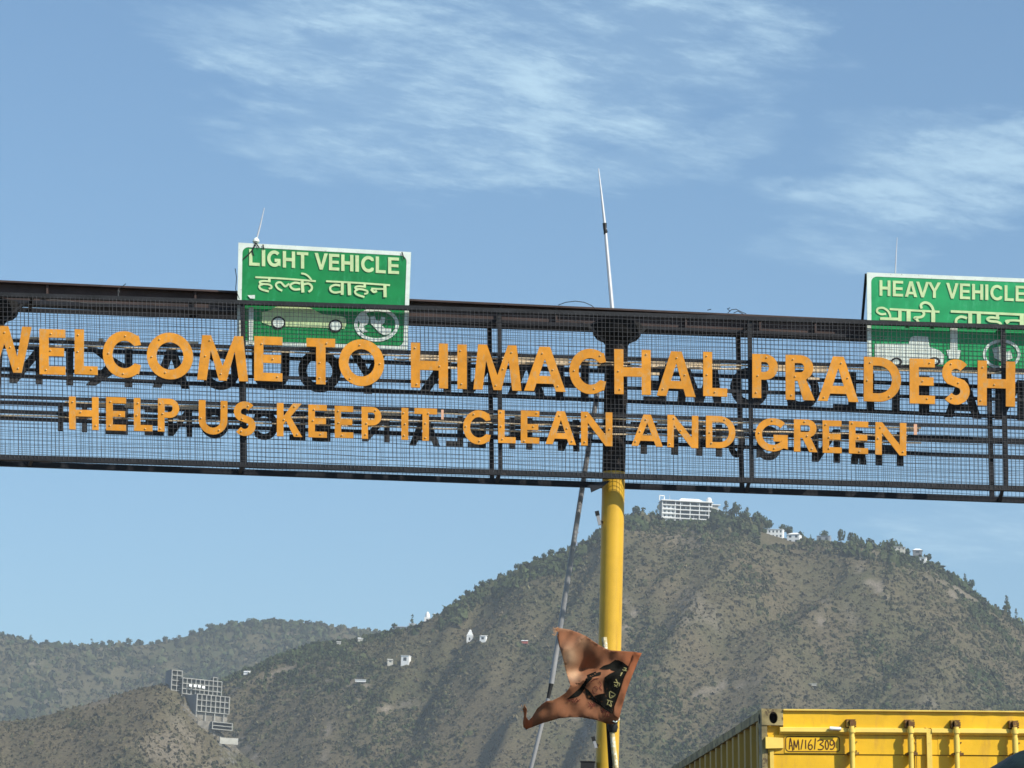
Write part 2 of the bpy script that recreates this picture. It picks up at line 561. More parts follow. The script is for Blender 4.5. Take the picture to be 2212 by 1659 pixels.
# shrub cover: templates of a few leaf-clump faces, placed by the thousand
def clump_template(seed, n=14, flat=0.8):
    r = np.random.default_rng(seed)
    V, F = [], []
    for k in range(n):
        d = r.normal(size=3)
        d /= np.linalg.norm(d)
        d[2] = abs(d[2]) * flat
        c = d * r.uniform(.35, .95)
        nrm = d + r.normal(size=3) * .55
        nrm /= np.linalg.norm(nrm)
        a = np.cross(nrm, [0.3, 0.2, 1.0])
        a /= np.linalg.norm(a)
        b = np.cross(nrm, a)
        s = r.uniform(.38, .7)
        k0 = len(V)
        m = 5
        ph = r.uniform(0, 6)
        for j in range(m):
            t = ph + 2 * math.pi * j / m
            q = s * r.uniform(.6, 1.1)
            V.append(c + a * math.cos(t) * q + b * math.sin(t) * q)
        V.append(c + nrm * s * .35)
        for j in range(m):
            F.append((k0 + j, k0 + (j + 1) % m, k0 + m))
    return np.array(V), np.array(F)


def scatter(name, pos, size, tone, seed, nfac=9, flat=.8, kind='stuff'):
    T = [clump_template(seed * 10 + q, nfac, flat) for q in range(5)]
    r = np.random.default_rng(seed)
    which = r.integers(0, 5, len(pos))
    VS, FS, CS = [], [], []
    base = 0
    for q, (tv, tf) in enumerate(T):
        idx = np.nonzero(which == q)[0]
        n = len(idx)
        if n == 0:
            continue
        ang = r.uniform(0, 2 * math.pi, n)
        c_, s_ = np.cos(ang), np.sin(ang)
        sc3 = size[idx][:, None] * r.uniform(.75, 1.25, (n, 3)) * np.array([1, 1, 1.35])
        lv = tv[None] * sc3[:, None, :]
        X = lv[..., 0] * c_[:, None] - lv[..., 1] * s_[:, None]
        Yy = lv[..., 0] * s_[:, None] + lv[..., 1] * c_[:, None]
        Vv = np.stack([X, Yy, lv[..., 2]], -1) + pos[idx][:, None, :]
        VS.append(Vv.reshape(-1, 3))
        FS.append((tf[None] + (np.arange(n) * len(tv))[:, None, None]).reshape(-1, 3) + base)
        cc_ = tone[idx][:, None, :] * np.ones((1, len(tv), 1))
        CS.append(cc_.reshape(-1, 3))
        base += n * len(tv)
    V, F, C_ = np.vstack(VS), np.vstack(FS), np.vstack(CS)
    o = mesh_np(name, V, F, M['veg'], attr=np.hstack([C_, np.ones((len(C_), 1))]))
    return tag(o, kind=kind)


def cover(zf, x0, x1, y0, y1, n, seed, smin, smax, thresh, greenbias, extra=None):
    r = np.random.default_rng(seed)
    x = r.uniform(x0, x1, n)
    y = r.uniform(y0, y1, n)
    z = zf(x, y)
    P = np.stack([x, y, z], 1)
    px, py = project(P)
    keep = (px > -60) & (px < 2290) & (py < 1740)
    gm = greenmask(x, y, seed)
    den = .42 + .58 * gm
    keep &= (r.random(n) < den * thresh)
    keep &= (scarmask(px, py) < .3)
    if extra is not None:
        keep &= extra(x, y, px, py)
    P, gm = P[keep], gm[keep]
    k = len(P)
    if seed == 1:
        gm = gm + .9 * np.clip((P[:, 1] - 2225) / 60, 0, 1) * np.clip(vn(P[:, 0] / 25, P[:, 1] / 25, 5) * 1.6, 0, 1)
    g_ = gm * 1.0 + greenbias + r.normal(0, .22, k)
    size = r.uniform(smin, smax, k) * (0.75 + .6 * np.clip(g_, 0, 1)) * r.choice([1, 1, 1, 1.5], k)
    tone = tonemix(g_) * r.choice([.68, .85, 1., 1.12, 1.3, 1.7], (k, 1), p=[.12, .22, .28, .22, .12, .04])
    P[:, 2] -= size * .15
    return P, size, tone


# keep buildings clear
def clear(boxes):
    def f(x, y, px, py):
        m = np.ones(len(px), bool)
        for (a, b, c, d) in boxes:
            m &= ~((px > a) & (px < b) & (py > c) & (py < d))
        return m
    return f


P, S, T_ = cover(zM, -420, 420, 1850, 2306, 150000, 1, 0.6, 1.55, .95, .02,
                 clear([(1430, 1540, 1080, 1128), (865, 886, 1420, 1436), (1034, 1050, 1376, 1388), (1008, 1024, 1370, 1388), (765, 790, 1466, 1474), (835, 850, 1424, 1436), (1640, 1730, 1150, 1180)]))
tag(scatter('scrub', P, S, T_, 1, 6), 'dry scrub and green bushes covering the main hillside')
P, S, T_ = cover(zL, -330, -20, 1700, 1954, 34000, 2, 0.6, 1.4, .9, -.06, clear([(360, 396, 1440, 1500), (396, 470, 1450, 1510), (420, 494, 1500, 1556), (440, 500, 1550, 1580), (475, 516, 1586, 1600)]))
tag(scatter('scrub', P, S, T_, 2, 6), 'sparse dry scrub covering the lower left spur')
P, S, T_ = cover(zF, -800, 20, 3250, 3806, 42000, 3, 1.9, 4.0, .7, .42)
tag(scatter('woodland', P, S, T_, 3, 6), 'hazy woodland covering the far left ridge')


def wood(x, y, px, py):
    d = np.interp(px, [820, 900, 960, 1300, 1345, 1350, 1425, 1430, 1545, 1550, 1730, 1760, 2100, 2212], [0, .2, .8, .9, .3, .7, .7, 0, 0, 1, .9, .5, .5, .2])
    dy = np.interp(px, [820, 960, 1150, 1300, 1430, 1560, 1640, 1760, 2212], [22, 34, 40, 26, 18, 40, 36, 24, 16])
    ridge_py = project(np.stack([x, np.full_like(x, YM), rM(x)], 1))[1]
    return (rng.random(len(px)) < d) & (py < ridge_py + dy * (.4 + .9 * vn(x / 18, y / 18, 9))) & (vn(x / 9, y / 9, 12) > .25)


P, S, T_ = cover(zM, -330, 420, 2215, 2306, 26000, 7, 1.1, 2.4, 1.0, .55, lambda x, y, px, py: wood(x, y, px, py) & clear([(1425, 1545, 1080, 1135), (1636, 1730, 1148, 1182), (1745, 1800, 1160, 1190), (914, 965, 1320, 1349), (880, 900, 1340, 1360), (1966, 2004, 1180, 1222)])(x, y, px, py))
Q = cover(zM, 40, 190, 2262, 2306, 5200, 9, 1.9, 3.4, 1.0, .5, lambda x, y, px, py: (py < np.interp(px, [1340, 1425, 1545, 1600, 1660, 1720], [1136, 1134, 1150, 1150, 1152, 1170])) & (((px > 1345) & (px < 1424) & (rng.random(len(px)) < .5)) | ((px > 1548) & (px < 1720))) & clear([(1634, 1730, 1140, 1184)])(x, y, px, py))
P, S, T_ = np.vstack([P, Q[0]]), np.concatenate([S, Q[1]]), np.vstack([T_, Q[2]])
tag(scatter('woodland', P, S, T_, 7, 7, .9), 'green trees crowding the crest of the main hill')


# ------------------------------------------------------------------ trees one can tell apart
def tree_meshes():
    out = []
    for k, (kind, seed) in enumerate((('round', 1), ('umbrella', 2), ('loose', 3), ('tall', 4), ('round', 5), ('loose', 6))):
        r = np.random.default_rng(seed + 100)
        V, F = [], []
        lobes = []
        if kind == 'round':
            for _ in range(7):
                lobes.append((r.uniform(-.22, .22), r.uniform(-.22, .22), r.uniform(.24, .76), r.uniform(.20, .29)))
        elif kind == 'umbrella':
            for _ in range(8):
                a = r.uniform(0, 6.28)
                q = r.uniform(.05, .36)
                lobes.append((q * math.cos(a), q * math.sin(a), r.uniform(.52, .80), r.uniform(.16, .24)))
        elif kind == 'loose':
            for _ in range(9):
                a = r.uniform(0, 6.28)
                q = r.uniform(.05, .34)
                lobes.append((q * math.cos(a), q * math.sin(a), r.uniform(.22, .88), r.uniform(.11, .20)))
        else:
            for j in range(8):
                z = .2 + .75 * j / 7
                lobes.append((r.uniform(-.08, .08), r.uniform(-.08, .08), z, .26 * (1.08 - .75 * j / 7) * r.uniform(.8, 1.1)))
        for (lx, ly, lz, lr) in lobes:
            for _ in range(18 if kind != 'loose' else 12):
                d = r.normal(size=3)
                d /= np.linalg.norm(d)
                c = np.array([lx, ly, lz]) + d * lr * r.uniform(.6, 1.05) * np.array([1, 1, .8])
                nrm = d + r.normal(size=3) * .5
                nrm /= np.linalg.norm(nrm)
                a = np.cross(nrm, [.31, .22, .9])
                a /= np.linalg.norm(a)
                b = np.cross(nrm, a)
                s_ = lr * r.uniform(.3, .55)
                k0 = len(V)
                for j in range(5):
                    t = 2 * math.pi * j / 5 + r.uniform(0, .6)
                    q = s_ * r.uniform(.55, 1.1)
                    V.append(c + a * math.cos(t) * q + b * math.sin(t) * q)
                V.append(c + nrm * s_ * .4)
                for j in range(5):
                    F.append((k0 + j, k0 + (j + 1) % 5, k0 + 5))
        me = bpy.data.meshes.new('crown')
        me.from_pydata([tuple(v) for v in V], [], F)
        me.materials.append(M['crown'] if k not in (2,) else M['crown2'])
        tb = MB()
        tb.tube([(0, 0, -.12), (.01, 0, .25), (-.01, .01, .62)], [.030, .022, .010], 6)
        for (lx, ly, lz, lr) in lobes[:5]:
            tb.tube([(0, 0, .3), (lx * .6, ly * .6, lz * .75), (lx, ly, lz)], [.014, .010, .005], 4)
        tm = bpy.data.meshes.new('trunk')
        tm.from_pydata(tb.v, [], tb.f)
        tm.materials.append(M['bark'])
        out.append((me, tm))
    return out


TM = tree_meshes()
ORD = ['first', 'second', 'third', 'fourth', 'fifth', 'sixth', 'seventh', 'eighth', 'ninth', 'tenth', 'eleventh', 'twelfth', 'thirteenth', 'fourteenth', 'fifteenth',
       'sixteenth', 'seventeenth', 'eighteenth', 'nineteenth', 'twentieth', 'twenty-first', 'twenty-second', 'twenty-third', 'twenty-fourth', 'twenty-fifth', 'twenty-sixth', 'twenty-seventh', 'twenty-eighth', 'twenty-ninth', 'thirtieth']
KN = ['round dark', 'flat-topped umbrella', 'thin grey-green', 'tall narrow', 'bushy dark', 'open-crowned']


def tree(px, top, base, wpx, kind, Y, zf, label, group, scale_y=1):
    p0, p1 = at(px, base, Y), at(px, top, Y)
    h = p1.z - p0.z
    z = min(p0.z, float(zf(np.array([p0.x]), np.array([Y]))[0]) + .3)
    h = p1.z - z
    wm = wpx / FPX * Y
    base_w = [.86, 1.0, .8, .5, .86, .8][kind]
    t = thing('tree', (p0.x, Y, z), label, 'tree', group)
    for nm, me in (('crown', TM[kind][0]), ('trunk', TM[kind][1])):
        o = link(nm, me, None, t)
        o.scale = (wm / base_w, wm / base_w, h)
        o.rotation_euler = (0, 0, random.uniform(0, 6.28))
    return t


seg = [
    ('beside the hilltop hotel on its left side', 'trees left of the hilltop hotel', YM - 4, zM,
     [(1354, 1108, 1131, 16, 0), (1376, 1090, 1132, 34, 1), (1391, 1098, 1131, 20, 5), (1407, 1101, 1131, 24, 4), (1420, 1086, 1130, 12, 2)]),
    ('in the wood between hotel and terraced house', 'trees right of the hilltop hotel', YM + 2, zM,
     [(1567, 1078, 1128, 20, 2), (1580, 1094, 1130, 22, 4), (1591, 1083, 1118, 27, 1), (1606, 1101, 1134, 22, 0), (1614, 1091, 1138, 18, 2), (1634, 1100, 1142, 28, 4), (1648, 1112, 1146, 18, 0), (1661, 1120, 1150, 22, 0),
      (1690, 1130, 1160, 26, 1), (1706, 1131, 1162, 20, 4)]),
    ('along the right ridge beyond the terraced house', 'trees on the right-hand ridge', YM + 3, zM,
     [(1730, 1144, 1172, 22, 4), (1751, 1154, 1174, 9, 3), (1779, 1143, 1174, 25, 1), (1816, 1140, 1182, 24, 1), (1842, 1147, 1184, 26, 0), (1857, 1156, 1186, 22, 4), (1880, 1160, 1190, 26, 1), (1908, 1164, 1194, 24, 4), (1924, 1161, 1196, 28, 0),
      (1944, 1168, 1198, 18, 4), (1960, 1182, 1202, 14, 0), (2005, 1194, 1216, 20, 0), (2024, 1210, 1234, 22, 4), (2047, 1231, 1250, 13, 0), (2066, 1238, 1262, 20, 4), (2084, 1238, 1264, 13, 3), (2098, 1249, 1274, 16, 0), (2174, 1285, 1318, 17, 3), (2195, 1311, 1342, 9, 2)]),
    ('along the left shoulder of the main hill', 'trees on the left shoulder of the hill', YM - 3, zM,
     [(889, 1328, 1352, 13, 5), (852, 1344, 1362, 18, 4), (964, 1309, 1328, 12, 0), (985, 1291, 1312, 14, 4), (997, 1284, 1302, 16, 0), (1010, 1273, 1294, 19, 0), (1028, 1262, 1280, 14, 4), (1041, 1252, 1276, 18, 0), (1057, 1247, 1270, 20, 4), (1081, 1236, 1258, 18, 0), (1100, 1229, 1250, 17, 4),
      (1120, 1215, 1240, 18, 0), (1134, 1210, 1232, 22, 4), (1158, 1200, 1222, 18, 0), (1175, 1192, 1214, 16, 4), (1190, 1185, 1208, 18, 0), (1213, 1180, 1202, 22, 4), (1232, 1176, 1196, 14, 0), (1252, 1168, 1190, 18, 4), (1285, 1147, 1178, 19, 2), (1272, 1156, 1178, 12, 3)]),
    ('along the hazy far ridge', 'trees on the far left ridge', YF - 2, zF,
     [(4, 1362, 1384, 12, 0), (18, 1369, 1388, 20, 4), (42, 1372, 1392, 20, 0), (65, 1370, 1396, 13, 3), (98, 1384, 1400, 26, 4), (122, 1386, 1400, 22, 0), (149, 1384, 1404, 11, 5), (178, 1388, 1402, 26, 4), (199, 1380, 1402, 12, 5), (220, 1382, 1402, 15, 2), (238, 1381, 1402, 17, 0), (256, 1386, 1402, 15, 2), (278, 1377, 1402, 20, 1),
      (304, 1382, 1402, 16, 0), (326, 1383, 1400, 16, 4), (342, 1380, 1396, 12, 0), (357, 1371, 1396, 17, 4), (387, 1370, 1388, 20, 2), (415, 1359, 1378, 15, 0), (434, 1354, 1372, 18, 4), (454, 1345, 1366, 22, 0), (478, 1344, 1362, 17, 4), (499, 1338, 1360, 20, 0), (522, 1340, 1356, 18, 4), (540, 1334, 1352, 17, 0), (570, 1336, 1350, 20, 4), (606, 1336, 1350, 20, 0),
      (650, 1337, 1352, 20, 4), (690, 1340, 1356, 18, 0), (735, 1347, 1364, 20, 4)]),
]
for where, grp, Y, zf, lst in seg:
    lst = sorted(lst)
    for i, (px, top, base, wp, k) in enumerate(lst):
        tree(px, top, base, wp, k, Y + random.uniform(-1.5, 1.5), zf, f'{KN[k]} tree, {ORD[i]} from the left {where}', grp)


# ------------------------------------------------------------------ far buildings
def frame_at(px, py, Y, yaw):
    a = at(px, py, Y)
    return a, Matrix.Translation(a) @ Matrix.Rotation(math.radians(yaw), 4, 'Z')


def P_(name, fn, m, root, xf):
    b = MB()
    fn(b)
    return b.build(name, m, root, xf=xf)


def house(name, label, cat, px, pyb, Y, wpx, hpx, mwall, yaw=-8, depth=6, nwin=2, roof='flat', mroof=None, storeys=1, zf=None, group=None):
    """px, pyb: lower left corner of the front wall, wpx x hpx: its size in the frame"""
    a, xf = frame_at(px, pyb, Y, yaw)
    W, H = wpx / FPX * Y / math.cos(math.radians(yaw)), hpx / FPX * Y
    root = thing(name, a, label, cat, group)
    P_('wall', lambda b: b.box(0, W, 0, depth, -3.0 if hpx > 6.5 else -.5, H), mwall, root, xf)
    if roof == 'flat':
        P_('roof', lambda b: b.box(-.25, W + .25, -.35, depth + .25, H, H + .22), mroof or mwall, root, xf)
    elif roof == 'hip':
        P_('roof', lambda b: b.add([(-.4, -.4, H), (W + .4, -.4, H), (W + .4, depth + .4, H), (-.4, depth + .4, H), (W * .28, depth / 2, H + 1.5), (W * .72, depth / 2, H + 1.5)],
                                   [(3, 2, 1, 0), (0, 1, 5, 4), (1, 2, 5), (2, 3, 4, 5), (3, 0, 4)]), mroof or mwall, root, xf)
    elif roof == 'pent':
        P_('roof', lambda b: b.add([(-.15, -.3, H - .1), (W + .15, -.3, H - .1), (W + .15, depth + .3, H + .8), (-.15, depth + .3, H + .8), (-.15, -.3, H + .05), (W + .15, -.3, H + .05), (W + .15, depth + .3, H + .95), (-.15, depth + .3, H + .95)],
                                   [(0, 3, 2, 1), (4, 5, 6, 7), (0, 1, 5, 4), (1, 2, 6, 5), (2, 3, 7, 6), (3, 0, 4, 7)]), mroof or mwall, root, xf)
    if hpx <= 6.5:
        nwin = 0
    for s_ in range(storeys):
        hh = H / storeys
        for k in range(nwin):
            ww = W / nwin
            x0 = ww * (k + .3)
            P_('window', lambda b: b.box(x0, x0 + ww * .4, -.05, .12, hh * s_ + hh * .3, hh * s_ + hh * .75), M['glass'], root, xf)
    return root


# the hilltop hotel
def hotel():
    Y = YM + 3
    a, xf = frame_at(1429.5, 1127, Y, 6)
    k = Y / FPX
    W, fl = 111 * k, 9.6 * k
    D = 13.0
    root = thing('hotel', a, 'wide white five-storey hotel with balcony bands on the hilltop', 'building')
    P_('side_wall', lambda b: b.box(0, .4, 0.9, D, -5, 5 * fl - .3), M['bgrey'], root, xf)  # grey instead of white: shade of the left side put into the colour
    P_('wall', lambda b: b.box(.45, W - .2, 1.6, D, -5, 5 * fl - .3), M['inner'], root, xf)
    for i in range(6):
        z = i * fl - .2
        if i == 5:
            P_('roof_slab', lambda b: b.box(-.7, W + .5, -.9, D + .5, z, z + .65), M['bwhite'], root, xf)
        else:
            s_ = P_('balcony_slab', lambda b: b.box(-.1, W, 0, 1.58, z, z + .2), M['bwhite'], root, xf)
            b = MB()
            b.box(-.1, W, -.03, .12, z + .21, z + .62)
            b.build('parapet', M['bwhite'], s_, xf=xf)
    P_('plinth', lambda b: b.box(.5, W - 1, .3, 1.5, -6, -.22), M['bgreyd'], root, xf)
    for fx in (0.0, .26, .36, .555, .74, .93, .985):
        P_('column', lambda b: b.box(fx * W, fx * W + .42, .14, .55, -.2, 5 * fl - .25), M['bwhite'], root, xf)
    for i in range(5):
        for j in range(12):
            x0 = (.03 + j * .08) * W
            wm = M['bwhite'] if (j < 3 and i < 4) else M['glass']
            if j < 3 and i < 4:
                p = P_('wall_panel', lambda b: b.box(x0 - .2, x0 + 2.4, 1.2, 1.59, i * fl + .12, i * fl + fl - .22), wm, root, xf)
                b = MB()
                b.box(x0 + .5, x0 + 1.6, 1.15, 1.19, i * fl + 1.0, i * fl + fl - .6)
                b.build('window', M['glass'], p, xf=xf)
            else:
                wd = P_('window', lambda b: b.box(x0 + .1, x0 + 1.5, 1.5, 1.59, i * fl + .2, i * fl + fl - .5), M['glass'], root, xf)
                if (i * 7 + j * 3) % 4 == 0:
                    b = MB()
                    b.box(x0 + 1.6, x0 + 1.9, 1.45, 1.55, i * fl + .2, i * fl + fl - .4)
                    b.build('frame', M['bwhite'], wd, xf=xf)
    z = 5 * fl + .45
    P_('hipped_roof', lambda b: b.add([(W * .33, 1, z), (W * .86, 1, z), (W * .86, D - 1, z), (W * .33, D - 1, z), (W * .40, 5, z + 2.3), (W * .74, 5, z + 2.3), (W * .74, D - 4, z + 2.3), (W * .40, D - 4, z + 2.3)],
                                      [(3, 2, 1, 0), (4, 5, 6, 7), (0, 1, 5, 4), (1, 2, 6, 5), (2, 3, 7, 6), (3, 0, 4, 7)]), M['bwhite'], root, xf)

    def fr(b):
        for (x0, x1, z0, z1) in ((-1.9, -1.3, z - .4, z + 3.0), (1.3, 1.9, z - .4, z + 3.0), (-1.9, 1.9, z + 2.6, z + 3.2)):
            b.box(x0, x1, 2, 2.8, z0, z1)
    P_('stair_frame', fr, M['bwhite'], root, xf)

    def tank(b):
        b.tube([(W * .945, 3, z), (W * .945, 3, z + 2.2), (W * .945, 3, z + 3.0), (W * .945, 3, z + 3.4)], [1.75, 1.75, 1.35, .5], 14)
    P_('water_tank', tank, M['bwhite'], root, xf)
    P_('mast', lambda b: b.tube([(W * .17, 6, z), (W * .17, 6, z + 4.6)], [.18, .1], 5), M['palepole'], root, xf)
    # stepped wing on the right
    for i, (x1, zz) in enumerate(((5.6, 4.55), (5.2, 3.55), (5.2, 2.7))):
        P_('terrace_slab', lambda b: b.box(W + .1, W + x1, 1, 6, zz * fl, zz * fl + .5), M['bwhite'], root, xf)
    P_('wing_wall', lambda b: b.box(W + .12, W + 4.2, 1.9, 6, -3, 4.52 * fl), M['bgrey'], root, xf)
    P_('lower_bay', lambda b: b.box(W * .56, W * .70, -.9, -.1, -4.4, -.3), M['glass'], root, xf)
    P_('lower_bay_frame', lambda b: b.box(W * .55, W * .71, -1.1, -.95, -4.8, -4.3).box(W * .55, W * .562, -1.1, -.95, -4.3, -.3).box(W * .62, W * .632, -1.1, -.95, -4.3, -.3), M['bwhite'], root, xf)


hotel()

# long white houses right of the hotel
house('long_house', 'long white terraced house stepping down the ridge right of the hotel', 'building', 1650, 1163, YM - 6, 40, 20, M['bwhite'], yaw=-14, nwin=5, storeys=2, roof='flat')
house('white_house', 'bright white boxy house at the lower end of the terraced row', 'house', 1700, 1174, YM - 12, 26, 20, M['bwhite'], yaw=-20, nwin=2, storeys=2, roof='hip')
house('white_cottage', 'small white cottage just below the left end of the terraced row', 'house', 1664, 1176, YM - 16, 14, 8, M['bwhite'], yaw=-12, nwin=2, roof='hip', mroof=M['shed'])
house('pale_house', 'pale two-window house tucked under trees left of the grey shed', 'house', 1734, 1180, YM - 12, 14, 8, M['bpale'], yaw=-4, nwin=2)
house('pale_hut', 'low pale hut between the grey shed and the low grey house', 'hut', 1808, 1190, YM - 10, 20, 6, M['bpale'], yaw=-6, nwin=3, roof='flat', mroof=M['bwhite'])
house('small_house', 'small white house half hidden by trees left of the terraced row', 'house', 1616, 1150, YM - 5, 16, 9, M['bwhite'], yaw=-10, nwin=1, roof='flat')
house('grey_house', 'bluish grey house under an umbrella tree on the right ridge', 'house', 1764, 1172, YM - 5, 28, 15, M['shed'], yaw=-15, nwin=2, roof='pent')
house('terrace_shed', 'low grey shed with two pale roof strips below the bluish house', 'shed', 1752, 1184, YM - 14, 40, 7, M['bgrey'], yaw=-8, nwin=4, roof='flat', mroof=M['bwhite'])
house('low_house', 'low grey house between trees on the middle of the right ridge', 'house', 1862, 1187, YM - 6, 18, 9, M['bgrey'], yaw=5, nwin=2, roof='pent', mroof=M['shed'])
house('small_block', 'tiny pale block beside the dense trees on the right ridge', 'house', 1930, 1188, YM - 8, 26, 7, M['bpale'], yaw=2, nwin=3, roof='flat')
house('pavilion', 'open pavilion with flat white roof near the right end of the ridge', 'pavilion', 1972, 1196, YM - 4, 20, 8, M['bgreyd'], yaw=-6, nwin=1, roof='hip', mroof=M['bwhite'])
house('hillside_house', 'small white hillside house below the flat-roofed pavilion', 'house', 1986, 1215, YM - 22, 14, 11, M['bwhite'], yaw=-12, nwin=1)


# shrines and houses on the left shoulder
def shrine(px, pyb, Y, wpx, hpx, label, tiers=1, name='shrine', group=None):
    a, xf = frame_at(px, pyb, Y, -6)
    k = Y / FPX
    W, H = wpx * k, hpx * k
    root = thing(name, a, label, 'shrine', group)
    P_('wall', lambda b: b.box(-W / 2, W / 2, -W / 2, W / 2, -2.5, H * .42), M['bwhite'], root, xf)

    def sp(b):
        n = 12
        prof = [(W * .46, .42), (W * .45, .55), (W * .40, .68), (W * .31, .80), (W * .17, .90), (W * .07, .94), (W * .05, 1.0)]
        b.tube([(0, 0, H * q) for _, q in prof], [r_ for r_, _ in prof], n)
    if tiers > 1:
        for q in range(3):
            P_('tier', lambda b: b.box(-W * (.56 - .12 * q), W * (.56 - .12 * q), -W * (.56 - .12 * q), W * (.56 - .12 * q), H * (.42 + .15 * q), H * (.42 + .15 * q + .03)).box(-W * (.46 - .12 * q), W * (.46 - .12 * q), -W * (.46 - .12 * q), W * (.46 - .12 * q), H * (.45 + .15 * q), H * (.57 + .15 * q)), M['bwhite'], root, xf)
        P_('dome', lambda b: b.tube([(0, 0, H * .87), (0, 0, H * .93), (0, 0, H * .98), (0, 0, H)], [W * .24, W * .22, W * .1, W * .02], 12), M['bwhite'], root, xf)
    else:
        P_('spire', sp, M['bwhite'], root, xf)
    P_('door', lambda b: b.box(-W * .14, W * .14, -W / 2 - .05, -W / 2 + .05, 0, H * .26), M['glass'], root, xf)
    return root


shrine(923, 1344, YM - 12, 12, 24, 'left one of twin white shrines with pointed spires on the left shoulder')
shrine(938, 1345, YM - 14, 11, 21, 'right one of twin white shrines, beside a small white block')
house('white_block', 'small white block just right of the twin shrines', 'house', 953, 1346, YM - 18, 9, 8, M['bwhite'], yaw=-10, depth=3, nwin=1)
house('white_house', 'small white house left of the twin shrines near a thin tree', 'house', 883, 1358, YM - 8, 12, 11, M['bwhite'], yaw=-10, depth=4, nwin=1)
house('grey_shed', 'long low grey shed at the foot of the left shoulder', 'shed', 852, 1361, YM - 8, 26, 7, M['shed'], yaw=-5, depth=4, nwin=2, roof='pent')


def onM(px, py):
    """depth where the sight line through (px, py) meets the main hill"""
    for Y in np.arange(1860, YM + 2, 1.0):
        p = at(px, py, float(Y))
        if p.z < float(zM(np.array([p.x]), np.array([Y]))[0]):
            return float(Y)
    return YM - 10


Yt = onM(1015, 1384)
shrine(1015, 1384, Yt, 13, 24, 'tiered white shrine with domed top on its own mid-slope terrace', tiers=3)
house('white_house', 'small white house with sloping wall right of the tiered shrine', 'house', 1036, 1384, onM(1040, 1385) - 2, 13, 10, M['bwhite'], yaw=-16, depth=4, nwin=1, roof='pent')
house('white_house', 'bright white square house standing alone on the slope below the shrines', 'house', 866, 1432, onM(872, 1433) - 2, 17, 16, M['bwhite'], yaw=-14, depth=5, nwin=1)
house('rubble_shed', 'broken pale shed left of the bright square house', 'shed', 837, 1432, onM(842, 1434) - 2, 12, 7, M['bpale'], yaw=10, depth=3, nwin=1, roof='pent')
house('flat_shed', 'very low shed with long pale roof on the lower left slope', 'shed', 767, 1471, onM(777, 1474) - 3, 23, 3, M['bwhite'], yaw=-4, depth=4, nwin=2, roof='flat')
house('blue_roof_hut', 'tiny hut with bright roof beside a bush on the saddle', 'hut', 773, 1384, onM(778, 1386) - 2, 11, 5, M['bpale'], yaw=4, depth=3, nwin=1, roof='pent', mroof=M['bwhite'])
house('stone_hut', 'tiny pale stone hut at the left end of the saddle', 'hut', 727, 1392, onM(730, 1394) - 2, 9, 5, M['bpale'], yaw=0, depth=3, nwin=1, roof='pent')
house('red_hut', 'small red walled hut with pale roof right of the tiered shrine', 'hut', 1126, 1388, onM(1130, 1391) - 3, 13, 4, M['redroof'], yaw=-6, depth=4, nwin=1, roof='pent', mroof=M['bwhite'])
house('ridge_hut', 'tiny white hut on the crest above the unfinished building', 'hut', 526, 1456, onM(530, 1458) - 2, 13, 5, M['bwhite'], yaw=-10, depth=3, nwin=1, roof='pent')
house('roadside_hut', 'small grey hut by the pale track on the right slope', 'hut', 1748, 1479, onM(1755, 1482) - 3, 16, 2.6, M['bpale'], yaw=0, depth=3, nwin=1, roof='flat')

# radio mast on the skyline left of the pillar
pm = at(1243, 1180, YM)
rt = thing('radio_mast', pm, 'thin red and white radio mast on the skyline left of the pillar', 'mast')
hm = (1180 - 1143) / FPX * YM
b = MB()
for s1, s2 in ((-1, -1), (1, -1), (1, 1), (-1, 1)):
    b.bar(pm + Vector((s1 * .9, s2 * .9, -2)), pm + Vector((s1 * .2, s2 * .2, hm)), .16, .16, Vector((0, 1, 0)))
b.build('lattice_leg', M['redroof'], rt)
b = MB()
for k in range(5):
    q = hm * (.1 + .2 * k)
    s_ = .9 - .14 * k
    b.bar(pm + Vector((-s_, -s_, q)), pm + Vector((s_, -s_, q + hm * .12)), .13, .13, Vector((0, 1, 0)))
b.build('bracing', M['bwhite'], rt)
MB().box(pm.x - 1.8, pm.x + 1.8, pm.y - .5, pm.y + .5, pm.z + hm * .8, pm.z + hm * .84).build('platform', M['redroof'], rt)


